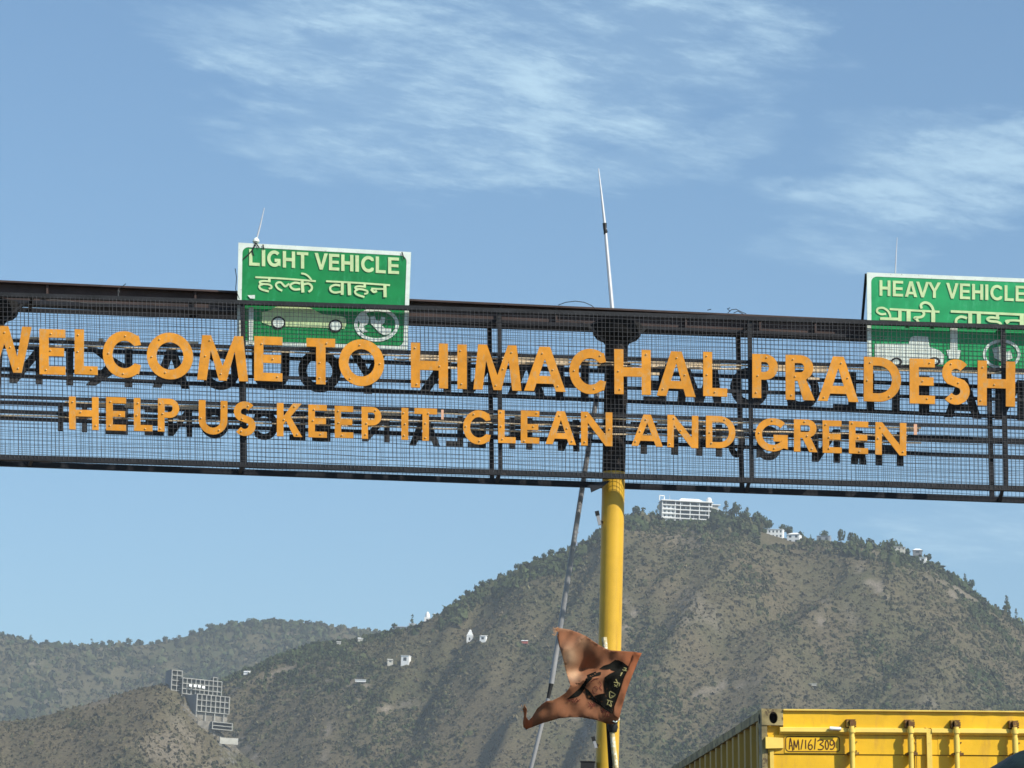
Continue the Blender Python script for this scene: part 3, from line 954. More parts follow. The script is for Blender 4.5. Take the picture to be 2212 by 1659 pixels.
# the unfinished concrete building on the left spur
def concrete():
    Y = YL - 4
    k = Y / FPX
    yaw = 33
    cs = math.cos(math.radians(yaw))
    root = thing('unfinished_building', at(440, 1590, Y), 'unfinished grey concrete frame building stepping down the left spur', 'building')

    def block(px, pyb, Wpx, Hpx, nx, nz, depth, nm, mf, Yo=0, back=M['inner'], side=None, col=.35):
        a, xf = frame_at(px, pyb, Y + Yo, yaw)
        W, H = Wpx * k / cs, Hpx * k
        P_(nm + '_core', lambda b: b.box(.3, W - .3, 1.4, depth, 0, H - .1), back, root, xf)
        for i in range(nz + 1):
            P_('floor_slab', lambda b: b.box(0, W, 0, depth + .2, H * i / nz - .16, H * i / nz + .22), mf, root, xf)
        for j in range(nx + 1):
            x = (W - col) * j / nx
            P_('column', lambda b: b.box(x, x + col, -.05, .42, .1 - .2, H + .1), mf, root, xf)
        if side is not None:
            P_('side_wall', lambda b: b.box(-.25, 0.0, .06, depth, -1.2, H + .1), side, root, xf)
        if nx > 1:
            for j in range(0, nx + 1, 2):
                x = (W - col) * j / nx
                P_('stilt', lambda b: b.box(x, x + col, .3, .3 + col, -4.5 - 7 * j / nx, -.17), mf, root, xf)
            P_('foundation', lambda b: b.box(.2, W - .2, 1.6, depth, -9, -.6), M['rockm'], root, xf)
    # upper frame
    block(393, 1498, 82, 34, 9, 3, 8, 'upper', M['bgrey'], 2)
    # left tower
    block(369, 1501, 22, 54, 2, 5, 7, 'tower', M['bgrey'], 2, side=M['bgreyd'])
    # stair head on the right end
    block(460, 1478, 10, 15, 1, 1, 3, 'stairhead', M['bgrey'], 16, col=.3)
    # lower frame with its big blank side wall
    block(424, 1536, 68, 37, 7, 3, 12, 'lower', M['bgrey'], -6, back=M['inner'], col=.45)
    a, xf = frame_at(424, 1538, Y - 6, yaw)
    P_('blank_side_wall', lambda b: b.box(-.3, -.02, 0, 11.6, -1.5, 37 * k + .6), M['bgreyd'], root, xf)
    a, xf = frame_at(420, 1504, Y - 2, yaw)
    P_('link_wall', lambda b: b.box(8, 17, 0, 3, -2, 1.6), M['bgrey'], root, xf)
    # lowest deck
    block(458, 1574, 42, 15, 1, 2, 7, 'deck', M['bgrey'], -9, back=M['hole'], col=.4)
    a, xf = frame_at(462, 1560, Y - 8, yaw)
    P_('retaining_wall', lambda b: b.box(-9, 2, 2, 3, -6, .4), M['rockm'], root, xf)
    # white sheets hung out on the upper frame
    for q, (px, py) in enumerate(((411, 1481), (421, 1482), (430, 1483), (439, 1485))):
        a, xf = frame_at(px, py, Y + 3 + q * .9, yaw)
        P_('white_sheet', lambda b: b.box(-.9, .9, -.4, -.3, -.6, .8), M['bwhite'], root, xf)


concrete()
a, xf = frame_at(477, 1598, YL - 14, 16)
k = YL / FPX
rt = thing('retaining_wall', a, 'pale concrete retaining wall below the unfinished building', 'wall')
P_('wall', lambda b: b.box(0, 38 * k, 0, 1.0, -2.2, 10 * k * .5), M['bpale'], rt, xf)
P_('buttress', lambda b: b.box(-.6, -.05, -.3, 1.4, -2.4, 10 * k * .5 + .3), M['bpale'], rt, xf)
# rubble spilled under the building
vs, fs = [], []
r_ = random.Random(4)
mb = MB()
for _ in range(700):
    t = r_.random()
    px = 392 + 112 * t + r_.uniform(-10, 12)
    py = 1520 + 84 * t ** .9 + r_.uniform(-6, 16)
    if r_.random() < .35:
        px, py = 489 + r_.uniform(-16, 20), 1606 + r_.uniform(0, 46)
    Yr = None
    for Yq in np.arange(1780, YL, 4.0):
        p = at(px, py, float(Yq))
        if p.z < float(zL(np.array([p.x]), np.array([Yq]))[0]):
            Yr = float(Yq)
            break
    if Yr is None:
        continue
    p = at(px, py, Yr)
    s = r_.uniform(.3, 1.1)
    mb.hexa([p + Vector((r_.uniform(.6, 1) * s * a_, r_.uniform(.6, 1) * s * b_, r_.uniform(.4, .9) * s * c_)) for c_ in (-1, 1) for a_, b_ in ((-1, -1), (1, -1), (1, 1), (-1, 1))])
tag(mb.build('rubble', M['rockm']), 'grey rubble spilled down the slope below the unfinished building', kind='stuff')


# ------------------------------------------------------------------ glyphs
def arc(cx, cy, rx, ry, a0, a1, n):
    return [(cx + rx * math.cos(math.radians(a0 + (a1 - a0) * i / n)), cy + ry * math.sin(math.radians(a0 + (a1 - a0) * i / n))) for i in range(n + 1)]


def offset_strip(pts, w, closed=False):
    """outline of a stroke of width w along pts"""
    n = len(pts)
    Lf, Rt = [], []
    for i in range(n):
        p = Vector(pts[i])
        if i > 0:
            d0 = (p - Vector(pts[i - 1])).normalized()
        if i < n - 1:
            d1 = (Vector(pts[i + 1]) - p).normalized()
        if i == 0: d0 = d1
        if i == n - 1: d1 = d0
        n0, n1 = Vector((-d0.y, d0.x)), Vector((-d1.y, d1.x))
        m = (n0 + n1)
        if m.length < 1e-4: m = n0
        m.normalize()
        s = min(w / 2 / max(m.dot(n0), .35), w * 1.2)
        Lf.append(tuple(p + m * s))
        Rt.append(tuple(p - m * s))
    return Lf, Rt


def glyph(ch, W, w):
    """closed loops (outline first, then holes); height 1, width W, stroke w"""
    c = ch
    q = .5 * w
    if c == 'I': return [[(0, 0), (W, 0), (W, 1), (0, 1)]]
    if c == 'L': return [[(0, 0), (W, 0), (W, w * .92), (w, w * .92), (w, 1), (0, 1)]]
    if c == 'E': return [[(0, 0), (W, 0), (W, w * .9), (w, w * .9), (w, .5 - q * .9), (W * .95, .5 - q * .9), (W * .95, .5 + q * .9), (w, .5 + q * .9), (w, 1 - w * .9), (W, 1 - w * .9), (W, 1), (0, 1)]]
    if c == 'T': return [[(W / 2 - q, 0), (W / 2 + q, 0), (W / 2 + q, 1 - w * .9), (W, 1 - w * .9), (W, 1), (0, 1), (0, 1 - w * .9), (W / 2 - q, 1 - w * .9)]]
    if c == 'H': return [[(0, 0), (w, 0), (w, .5 - q), (W - w, .5 - q), (W - w, 0), (W, 0), (W, 1), (W - w, 1), (W - w, .5 + q), (w, .5 + q), (w, 1), (0, 1)]]
    if c == 'N': return [[(0, 0), (w, 0), (w, .68), (W - w * 1.02, 0), (W, 0), (W, 1), (W - w, 1), (W - w, .32), (w * 1.02, 1), (0, 1)]]
    if c == 'V': return [[(W / 2 - q * .9, 0), (W / 2 + q * .9, 0), (W, 1), (W - w * 1.05, 1), (W / 2, .3), (w * 1.05, 1), (0, 1)]]
    if c == 'Y': return [[(W / 2 - q, 0), (W / 2 + q, 0), (W / 2 + q, .42), (W, 1), (W - w * 1.1, 1), (W / 2, .58), (w * 1.1, 1), (0, 1), (W / 2 - q, .42)]]
    if c == 'M': return [[(0, 0), (w, 0), (W * .265, .66), (.5 * W - w * .42, 0), (.5 * W + w * .42, 0), (W * .735, .66), (W - w, 0), (W, 0), (.90 * W, 1), (.90 * W - w * .95, 1), (.5 * W, .33), (.10 * W + w * .95, 1), (.10 * W, 1)]]
    if c == 'W': return [[(.26 * W - w * .45, 0), (.26 * W + w * .42, 0), (.5 * W, .62), (.74 * W - w * .42, 0), (.74 * W + w * .45, 0), (W, 1), (W - w, 1), (.74 * W, .34), (.5 * W + w * .42, 1), (.5 * W - w * .42, 1), (.26 * W, .34), (w, 1), (0, 1)]]
    if c == 'K': return [[(0, 0), (w, 0), (w, .36), (w + .10 * W, .47), (W - w * 1.25, 0), (W, 0), (.50 * W + .03, .60), (W * .97, 1), (W * .97 - w * 1.3, 1), (w, .60), (w, 1), (0, 1)]]
    if c == 'A':
        vi = .74
        s = w * 1.08
        xi = lambda v: s + (W / 2 - s) * v / vi
        a = w * .58
        cb, ct = .17, .17 + w * .85
        return [[(0, 0), (s, 0), (xi(cb), cb), (W - xi(cb), cb), (W - s, 0), (W, 0), (W / 2 + a, 1), (W / 2 - a, 1)], [(xi(ct), ct), (W - xi(ct), ct), (W / 2, vi)]]
    if c == 'O':
        return [arc(W / 2, .5, W / 2, .5, 0, 350, 35), arc(W / 2, .5, W / 2 - w, .5 - w, 0, 345, 23)]
    if c == 'D':
        r = min(.5, W * .62)
        o = [(0, 0)] + [(x, y) for x, y in arc(W - r, .5, r, .5, -90, 90, 18)] + [(0, 1)]
        i = [(w, w * .92)] + arc(W - r, .5, max(r - w, .05), .5 - w * .92, -90, 90, 14) + [(w, 1 - w * .92)]
        return [o, i]
    if c in 'PR':
        hb = .42 if c == 'P' else .44
        cy = (1 + hb) / 2
        ry = (1 - hb) / 2
        r = min(ry, W * .5)
        bowl = arc(W - r - (0.03 if c == 'R' else 0), cy, r, ry, -90, 90, 12)
        hole = [(w, hb + w * .85)] + arc(W - r - (0.03 if c == 'R' else 0), cy, max(r - w, .03), max(ry - w * .87, .03), -90, 90, 10) + [(w, 1 - w * .87)]
        if c == 'P':
            return [[(0, 0), (w, 0), (w, hb)] + bowl + [(0, 1)], hole]
        return [[(0, 0), (w, 0), (w, hb - .01), (w + .06, hb - .01), (W - w * 1.25, 0), (W, 0), (W * .70, hb + .02)] + bowl[3:] + [(0, 1)], hole]
    if c == 'U':
        r = W / 2 - q
        p = [(q, 1), (q, r + q)] + arc(W / 2, r + q, r, r, 180, 360, 14)[1:-1] + [(W - q, r + q), (W - q, 1)]
        a, b = offset_strip(p, w)
        return [a + b[::-1]]
    if c == 'C':
        p = arc(W * .58, .5, W * .58 - q, .5 - q, 48, 312, 24)
        p = [(W - .01, p[0][1] + .02)] + p + [(W - .01, p[-1][1] - .02)]
        a, b = offset_strip(p, w)
        return [a + b[::-1]]
    if c == 'G':
        p = arc(W * .54, .5, W * .54 - q, .5 - q, 45, 325, 26) + [(W - q * 1.0, .40), (W * .56, .40)]
        p[-3] = (W - q, .2)
        a, b = offset_strip(p, w)
        return [a + b[::-1]]
    if c == 'S':
        r1 = .25 - q * .5
        top = arc(W / 2, 1 - q - r1, W / 2 - q, r1, 35, 230, 12)
        bot = arc(W / 2, q + r1, W / 2 - q, r1, 50, -145, 12)
        a, b = offset_strip(top + bot, w)
        return [a + b[::-1]]
    if c == "'": return [[(0, 0), (W, 0), (W, 1), (0, 1)]]
    raise KeyError(c)


def extrude_loops(loops, fn, mats, name, parent):
    """loops in 2D, fn(u, v, depthside) -> world point; front, back and edge faces"""
    flat = [p for l in loops for p in l]
    tris = tessellate_polygon([[Vector((x, y, 0)) for x, y in l] for l in loops])
    n = len(flat)
    off = wloc(parent)
    V = [fn(x, y, 0) - off for x, y in flat] + [fn(x, y, 1) - off for x, y in flat]
    F, mi = [], []
    for t in tris:
        a, b, c = [flat[i] for i in t]
        ar = (b[0] - a[0]) * (c[1] - a[1]) - (b[1] - a[1]) * (c[0] - a[0])
        t = tuple(t) if ar > 0 else tuple(t[::-1])
        F.append(t)
        mi.append(0)
        F.append(tuple(i + n for i in t[::-1]))
        mi.append(0)
    k = 0
    for l in loops:
        m = len(l)
        for i in range(m):
            j = (i + 1) % m
            F.append((k + i, k + i + n, k + j + n, k + j))
            mi.append(1 if len(mats) > 1 else 0)
        k += m
    me = bpy.data.meshes.new(name)
    me.from_pydata(V, [], F)
    for m_ in mats:
        me.materials.append(m_)
    me.polygons.foreach_set('material_index', mi)
    me.update()
    return link(name, me, None, parent)


def inside(loops, x, y):
    c = False
    for l in loops:
        j = len(l) - 1
        for i in range(len(l)):
            if (l[i][1] > y) != (l[j][1] > y) and x < (l[j][0] - l[i][0]) * (y - l[i][1]) / (l[j][1] - l[i][1]) + l[i][0]:
                c = not c
            j = i
    return c


# ------------------------------------------------------------------ the gantry
YG = 42.0
ax_top, ax_bot = at(1332, 740, YG + .3), at(1313, 1580, YG + .3)
ax_dir = (ax_bot - ax_top).normalized()
base_pt = ax_top + ax_dir * (ax_top.z / -ax_dir.z)
gantry = thing('gantry', (base_pt.x, base_pt.y, 0), 'wide black steel road gantry on yellow pillars carrying orange welcome lettering over wire mesh', 'gantry')
X0, X1 = -330, 2860


def lin(yl, yr):
    return lambda x: yl + (yr - yl) * x / 2212.0


def rail(f, Y, h, d, m, name='rail', x0=X0, x1=X1):
    b = MB()
    b.bar(at(x0, f(x0), Y), at(x1, f(x1), Y), h, d)
    return b.build(name, m, gantry)


fT, fB = lin(637, 708), lin(988, 1056)
rail(fT, YG, .052, .075, M['rail'], 'top_rail')
rail(fB, YG, .062, .075, M['rail'], 'bottom_rail')
for yl, yr in ((735, 800), (797, 864), (857, 925), (889, 957)):
    rail(lin(yl, yr), YG + .045, .04, .03, M['rail'], 'letter_rail')
bT, bB = lin(668, 745), lin(1001, 1081)
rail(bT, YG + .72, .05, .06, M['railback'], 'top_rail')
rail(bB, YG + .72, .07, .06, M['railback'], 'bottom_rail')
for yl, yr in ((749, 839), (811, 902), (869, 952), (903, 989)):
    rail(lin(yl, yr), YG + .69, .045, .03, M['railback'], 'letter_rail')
# posts: front and back frames
for (xt, xb) in ((-22, -16), (524, 529), (1079, 1081), (1619, 1624), (2166, 2173), (2712, 2720)):
    b = MB()
    b.bar(at(xt, fT(xt), YG + .01), at(xb, fB(xb), YG + .01), .055, .045, Vector((1, 0, 0)))
    b.build('post', M['rail'], gantry)
for (xt, xb) in ((-18, -14), (520, 524), (1057, 1063), (1594, 1603), (2134, 2143), (2680, 2690)):
    b = MB()
    b.bar(at(xt, bT(xt), YG + .735), at(xb, bB(xb), YG + .735), .06, .05, Vector((1, 0, 0)))
    b.build('post', M['railback'], gantry)


def slab(xl, tl, bl, xr, tr, br, Y0, Y1, name, m):
    d = Vector((0, Y1 - Y0, 0))
    a, b_, c, e = at(xl, bl, Y0), at(xr, br, Y0), at(xl, tl, Y0), at(xr, tr, Y0)
    return MB().hexa([a, b_, b_ + d, a + d, c, e, e + d, c + d]).build(name, m, gantry)


# brown girder carried by the pillars: web, top flange and dark lower flange
gt, gb = lin(605, 706), lin(653, 745)
slab(X0, gt(X0) + 4, gb(X0) - 7, X1, gt(X1) + 4, gb(X1) - 7, YG + .36, YG + .40, 'girder_web', M['brown'])
slab(X0, gt(X0), gt(X0) + 4, X1, gt(X1), gt(X1) + 4, YG + .27, YG + .49, 'girder_flange', M['brown'])
slab(X0, gb(X0) - 7, gb(X0), X1, gb(X1) - 7, gb(X1), YG + .27, YG + .49, 'girder_flange', M['railback'])
# stiffeners along the girder
for px in (100, 420, 760, 1080, 1200, 1480, 1640, 1760, 2060):
    slab(px, gt(px) + 4, gb(px) - 7, px + 4, gt(px) + 4.2, gb(px) - 6.8, YG + .30, YG + .359, 'stiffener', M['brown'])
# cross ties between the front and back frames
for px in (70, 524, 1079, 1619, 2166):
    for f, g_ in ((fT, bT), (fB, bB)):
        b = MB()
        b.bar(at(px, f(px), YG + .04), at(px - 6, g_(px), YG + .69), .04, .04)
        b.build('cross_tie', M['railback'], gantry)


# woven wire mesh: every wire is a thin three-sided rod, far too many to count one by one
def wires(lines, r):
    V, F = [], []
    base = 0
    for pts in lines:
        pts = np.array([tuple(p) for p in pts])
        d = pts[-1] - pts[0]
        d /= np.linalg.norm(d)
        a = np.cross(d, [0, 1, 0])
        a /= np.linalg.norm(a)
        b_ = np.cross(d, a)
        n = len(pts)
        for k in range(3):
            t = 2 * math.pi * k / 3
            V.append(pts + (a * math.cos(t) + b_ * math.sin(t)) * r)
        i = np.arange(n - 1)
        for k in range(3):
            k2 = (k + 1) % 3
            F.append(np.stack([base + k * n + i, base + k2 * n + i, base + k2 * n + i + 1, base + k * n + i + 1], 1))
        base += 3 * n
    return np.vstack(V), np.vstack(F)


def mesh_panel(ft, fb, Y, step, lean, seed, r, m):
    rr = random.Random(seed)
    lines = []
    x = X0
    while x < X1:
        xx = x + rr.uniform(-.9, .9)
        ln = lean + rr.uniform(-1.2, 1.2)
        n = 9
        ph = rr.uniform(0, 6)
        pts = []
        for i in range(n):
            t = i / (n - 1)
            X = xx + ln * t + .7 * math.sin(t * 7 + ph) + rr.uniform(-.25, .25)
            pts.append(at(X, ft(X) + (fb(X) - ft(X)) * t, Y + .004 * math.sin(ph + t * 5)))
        lines.append(pts)
        x += step
    H = fb(0) - ft(0)
    nrow = int(H / step)
    for j in range(1, nrow):
        t = j / nrow + rr.uniform(-.0012, .0012)
        pts = []
        ph = rr.uniform(0, 6)
        k = 0
        x = X0
        while x <= X1:
            wob = 1.1 * math.sin(x / 130 + ph) + .7 * math.sin(x / 47 + ph * 2) + rr.uniform(-.3, .3)
            pts.append(at(x, ft(x) + (fb(x) - ft(x)) * t + wob, Y + .005))
            x += step * 2.5
        lines.append(pts)
    V, F = wires(lines, r)
    V = V - np.array(wloc(gantry))
    return tag(mesh_np('wire_mesh', V, F, m, gantry), kind='stuff')


mesh_panel(fT, fB, YG - .042, 9.1, 4, 5, .0031, M['wire'])
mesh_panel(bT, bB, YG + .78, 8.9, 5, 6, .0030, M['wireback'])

# cream conduits clipped along the letter rails
for yl, yr, x0, x1 in ((743, 808, 60, 2230), (750.5, 815.5, 850, 1600), (864, 932, 140, 1990), (896.5, 964.5, -50, 1990), (882, 950, 600, 1960)):
    f = lin(yl, yr)
    b = MB()
    n = 40
    pts = [at(x0 + (x1 - x0) * i / n, f(x0 + (x1 - x0) * i / n) + math.sin(i * 1.7) * .9, YG + .05) for i in range(n + 1)]
    b.tube(pts, .011, 6)
    b.build('conduit', M['cream'], gantry, smooth=True)

for segs, (yl, yr), h in ((((52, 84), (142, 160), (213, 224), (380, 428)), (728, 793), .030), (((884, 1012), (1078, 1168), (1182, 1228), (1398, 1436), (1478, 1556), (1664, 1700), (1752, 1786)), (745, 810), .10), (((905, 986), (1395, 1425), (1745, 1770)), (766, 831), .03),
                     (((205, 236), (270, 292), (325, 346), (384, 430), (700, 726), (812, 868), (1058, 1080), (1112, 1130), (1420, 1445), (1505, 1530), (1700, 1718), (1760, 1780), (1815, 1836), (1955, 1985)), (868, 936), .045)):
    f = lin(yl, yr)
    for a, c in segs:
        b = MB()
        b.bar(at(a, f(a), YG + .30), at(c, f(c), YG + .30), h, .02)
        b.build('cream_strip', M['cream'], gantry)

BOLT = None


def letter(ch, x0, x1, y0, y1, Y, w, mats, thick, mirror=False, slope=.033, label=None, bolts=0, rseed=0, taper=0):
    global BOLT
    Wd = (x1 - x0) / (y1 - y0)
    loops = glyph(ch, Wd, w if ch != "'" else 1)
    xc = (x0 + x1) / 2
    rr = random.Random(rseed)
    rot = rr.uniform(-.006, .006)

    def fn(u, v, side):
        uu = 1 - u / Wd if mirror else u / Wd
        px = x0 + uu * (x1 - x0) + rot * (v - .5) * (y1 - y0)
        py = y1 + (y0 - y1) * v + (slope + rot) * (px - xc)
        return at(px, py, Y) + Vector((0, thick * side, 0))
    o = extrude_loops(loops, fn, mats, 'letter', gantry)
    if label:
        o['label'] = label
    if bolts:
        done = 0
        tries = 0
        m = w * .33
        zones = [.1, .88, .5, .14, .84, .62][:bolts]
        for zv in zones:
            for _ in range(60):
                u, v = rr.uniform(0, Wd), zv + rr.uniform(-.05, .05)
                if all(inside(loops, u + a, v + b_) for a, b_ in ((m, 0), (-m, 0), (0, m * .9), (0, -m * .9))):
                    p = fn(u, v, 0)
                    if BOLT is None:
                        bb = MB()
                        bb.tube([(0, 0, 0), (0, -.008, 0), (0, -.011, 0)], [.0095, .0095, .005], 8)
                        BOLT = bpy.data.meshes.new('bolt')
                        BOLT.from_pydata(bb.v, [], bb.f)
                        BOLT.materials.append(M['bolt'])
                    ob = link('bolt', BOLT, None, o)
                    ob.location = p - wloc(o)
                    break
    return o


row1 = [('W', -50, 68, 704, 804), ('E', 85, 141, 711, 809), ('L', 161, 211, 712, 809), ('C', 222, 303, 715, 816), ('O', 317, 417, 718.5, 819.5), ('M', 426, 536, 725, 822), ('E', 549, 610, 727, 823),
        ('T', 662, 724, 731, 830), ('O', 732, 830, 733, 834), ('H', 887.6, 967.7, 741, 838), ('I', 988, 1008.5, 744, 840), ('M', 1022.5, 1126.5, 745, 842.5), ('A', 1132, 1222, 749, 845), ('C', 1230, 1308, 753, 851),
        ('H', 1327, 1406, 755, 852), ('A', 1418.6, 1503, 759, 856), ('L', 1519, 1571, 760.6, 856), ('P', 1625, 1680.6, 765, 860), ('R', 1697, 1760, 767, 864), ('A', 1766.6, 1855, 770, 867), ('D', 1866, 1946.5, 772, 868),
        ('E', 1965, 2019.6, 775, 872), ('S', 2035, 2095, 776, 874), ('H', 2112, 2193, 780, 877)]
row2 = [('H', 149, 213, 857, 928), ('E', 229, 272, 858, 930), ('L', 289, 329, 860, 931), ('P', 341, 387, 861, 932.6), ('U', 429, 491, 865, 938.6), ('S', 505, 552, 867, 941.6), ('K', 598, 653, 871, 943), ('E', 666, 706, 874, 945),
        ('E', 723, 763, 877, 946), ('P', 781, 824, 879, 948), ('I', 867, 882, 881, 950), ('T', 895, 944, 882, 952), ("'", 953, 958.5, 885, 906), ('C', 1000.6, 1059, 886, 960), ('L', 1076, 1114, 886, 957), ('E', 1125, 1165, 887, 957.6),
        ('A', 1178.5, 1244.6, 888, 960), ('N', 1255, 1323, 890, 963), ('A', 1364, 1432, 895.5, 964), ('N', 1441.6, 1508.5, 897, 967), ('D', 1525, 1588.7, 898.7, 968), ('G', 1631.6, 1701.7, 903, 975), ('R', 1715, 1766, 906, 976),
        ('E', 1777, 1818, 908, 978.5), ('E', 1834, 1875.5, 910, 980), ('N', 1891, 1958, 912.7, 983), ("'", 1974, 1981, 916, 939)]
words1 = ['WELCOME', 'TO', 'HIMACHAL', 'PRADESH']
words2 = ['HELP', 'US', 'KEEP', 'IT', "'", 'CLEAN', 'AND', 'GREEN', "'"]


def spell(words):
    out = []
    for w_ in words:
        for i, c in enumerate(w_):
            out.append(f'orange letter {c}, {ORD[i]} in the word {w_}' if w_ != "'" else 'small pale orange quotation mark')
    return out


for k, ((c, a, b_, t, d), lb) in enumerate(zip(row1, spell(words1))):
    letter(c, a, b_, t, d, YG - .085, .205, [M['orange'], M['orange_edge']], .028, label=lb, bolts=3 if c not in 'I' else 2, rseed=k)
for k, ((c, a, b_, t, d), lb) in enumerate(zip(row2, spell(words2))):
    letter(c, a, b_, t, d, YG - .085, .20, [M['orange'] if c != "'" else M['pale_orange'], M['orange_edge']], .025, label=lb, bolts=3 if c != "'" else 0, rseed=100 + k)
# lettering on the far face, seen from behind as dark mirrored shapes
back1 = [('N', 20, 92, 752, 828), ('I', 143, 158, 752, 832), ('K', 185, 286, 752, 834), ('A', 330, 410, 753, 838), ('G', 440, 517, 756, 842), ('U', 545, 625, 752, 842), ('O', 644, 736, 755, 847), ('Y', 752, 838, 758, 850),
         ('K', 902, 975, 766, 853), ('N', 1000, 1075, 770, 857), ('A', 1094, 1180, 774, 860), ('H', 1200, 1272, 778, 866), ('T', 1290, 1362, 782, 870),
         ('E', 1390, 1440, 786, 873), ('M', 1462, 1560, 790, 876), ('O', 1578, 1660, 794, 880), ('C', 1700, 1770, 799, 885), ('L', 1800, 1850, 803, 889), ('H', 1872, 1944, 808, 893), ('I', 1986, 2008, 812, 897), ('A', 2040, 2120, 816, 902), ('N', 2150, 2215, 820, 906)]
back2 = [('H', 125, 188, 876, 932), ('E', 228, 276, 878, 938), ('E', 312, 354, 880, 940), ('N', 362, 415, 882, 942), ('O', 432, 494, 884, 946), ('C', 549, 600, 886, 950), ('E', 625, 660, 888, 950), ('E', 674, 714, 890, 952), ('N', 782, 842, 892, 954),
         ('A', 884, 951, 896, 963), ('L', 963, 1001, 898, 965), ('E', 1010, 1050, 900, 967), ('H', 1100, 1150, 902, 970), ('N', 1205, 1252, 906, 974), ('T', 1362, 1420, 912, 980), ('I', 1450, 1465, 914, 982), ('H', 1504, 1560, 916, 985), ('O', 1572, 1610, 918, 988),
         ('G', 1634, 1690, 920, 994), ('N', 1754, 1815, 926, 998), ('A', 1838, 1872, 930, 1002), ('H', 1892, 1952, 932, 1005)]
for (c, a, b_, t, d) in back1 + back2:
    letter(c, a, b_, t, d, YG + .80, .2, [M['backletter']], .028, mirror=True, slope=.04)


# pillars
def pillar(dx_px, first=None):
    def sh(p):
        return p + Vector((dx_px / FPX * YG, 0, 0))
    sb = ax_top + ax_dir * ((1033 - 740) / FPX * YG / abs(ax_dir.z) * 1.0)
    b = MB()
    b.tube([sh(base_pt), sh(sb)], .139, 40)
    o = b.build('pillar', M['yellow'], gantry, smooth=True)
    b = MB()
    b.tube([sh(sb), sh(ax_top + ax_dir * -.02)], .1415, 40)
    b.build('black_sleeve', M['yblack'], o, smooth=True)
    b = MB()
    c0 = ax_top
    prof = [(.142, -.03), (.17, .012), (.25, .045), (.295, .10), (.305, .20), (.305, .235)]
    b.tube([sh(c0 + Vector((0, .02, z))) for _, z in prof], [r for r, _ in prof], 28)
    b.build('capital', M['hole'], o, smooth=True)
    for s in (-1, 1):
        b = MB()
        p = sh(c0)
        b.bar(p + Vector((s * .15, -.10, 0.0)), p + Vector((s * .37, -.10, .19)), .045, .03, Vector((0, 1, 0)))
        b.build('gusset', M['rail'], o)
    b = MB()
    b.tube([sh(base_pt) + Vector((0, 0, .0)), sh(base_pt) + Vector((0, 0, .03))], .32, 24)
    b.build('base_plate', M['rail'], o)
    return o


pil = pillar(0)
pillar(-1388)
pillar(1388)
# torn dark bracket under the bottom rail beside the pillar
pts = [(1268, 1051), (1275, 1047), (1296, 1041), (1318, 1038), (1300, 1052), (1277, 1062.5), (1275, 1053)]
extrude_loops([pts[::-1]], lambda x, y, s: at(x, y, YG + .02) + Vector((0, .05 * s, 0)), [M['railback']], 'torn_bracket', gantry)

# loose wires and twigs on the top rail
for pl in ([(1206, 659), (1222, 653), (1243, 650.5), (1262, 653), (1278, 660), (1286, 667)], [(1572, 676), (1580, 669), (1590, 668), (1602, 674), (1612, 678)], [(1576, 671), (1571, 667), (1577, 665)], [(1585, 676), (1594, 672), (1606, 679)],
           [(258, 632), (256, 624), (264, 619), (272, 613)], [(1528, 670), (1536, 668)], [(508, 580), (511, 600), (509, 625), (517, 646)]):
    b = MB()
    b.tube([at(x, y, YG + .02 + .01 * i) for i, (x, y) in enumerate(pl)], .005, 5)
    b.build('loose_wire', M['black'], gantry)
for pl in ([(60, 643), (120, 648), (190, 655), (250, 656)], [(1190, 690), (1230, 697), (1262, 700), (1290, 698)], [(1240, 692), (1262, 699), (1256, 705)], [(255, 626), (256, 650)], [(1320, 700), (1330, 708), (1345, 700)]):
    b = MB()
    b.tube([at(x, y, YG + .10) for x, y in pl], .004, 5)
    b.build('loose_wire', M['signback'], gantry)


# ------------------------------------------------------------------ flat print helpers
def smooth_pts(pts, n=5):
    P = [Vector(p) for p in pts]
    if len(P) < 3:
        return [tuple(p) for p in P]
    out = []
    for i in range(len(P) - 1):
        p0, p1, p2, p3 = P[max(i - 1, 0)], P[i], P[i + 1], P[min(i + 2, len(P) - 1)]
        for k in range(n):
            t = k / n
            out.append(tuple(.5 * ((2 * p1) + (p2 - p0) * t + (2 * p0 - 5 * p1 + 4 * p2 - p3) * t * t + (3 * p1 - p0 - 3 * p2 + p3) * t ** 3)))
    out.append(tuple(P[-1]))
    return out


def add_strokes(mb, strokes, w, place, dz=.0004, sm=True):
    """each stroke a ribbon; place(x, y, lift) -> world point"""
    for k, st in enumerate(strokes):
        ww = w
        if isinstance(st, tuple):
            st, ww = st
        p = smooth_pts(st) if sm and len(st) > 2 else st
        a, b_ = offset_strip(p, ww)
        n = len(p)
        lift = k * dz
        mb.add([place(x, y, lift) for x, y in a] + [place(x, y, lift) for x, y in b_], [(i, i + 1, n + i + 1, n + i) for i in range(n - 1)])
    return mb


def add_poly(mb, loops, place, lift=0.0):
    tris = tessellate_polygon([[Vector((x, y, 0)) for x, y in l] for l in loops])
    flat = [p for l in loops for p in l]
    mb.add([place(x, y, lift) for x, y in flat], [tuple(t) for t in tris])
    return mb


def roundrect(x0, x1, y0, y1, r, n=5):
    return arc(x1 - r, y1 - r, r, r, 0, 90, n) + arc(x0 + r, y1 - r, r, r, 90, 180, n) + arc(x0 + r, y0 + r, r, r, 180, 270, n) + arc(x1 - r, y0 + r, r, r, 270, 360, n)


def bil(q, u, v):
    (ax, ay), (bx, by), (cx, cy), (dx, dy) = q       # TL TR BR BL
    return (ax * (1 - u) * (1 - v) + bx * u * (1 - v) + cx * u * v + dx * (1 - u) * v, ay * (1 - u) * (1 - v) + by * u * (1 - v) + cy * u * v + dy * (1 - u) * v)


YS = YG + .088


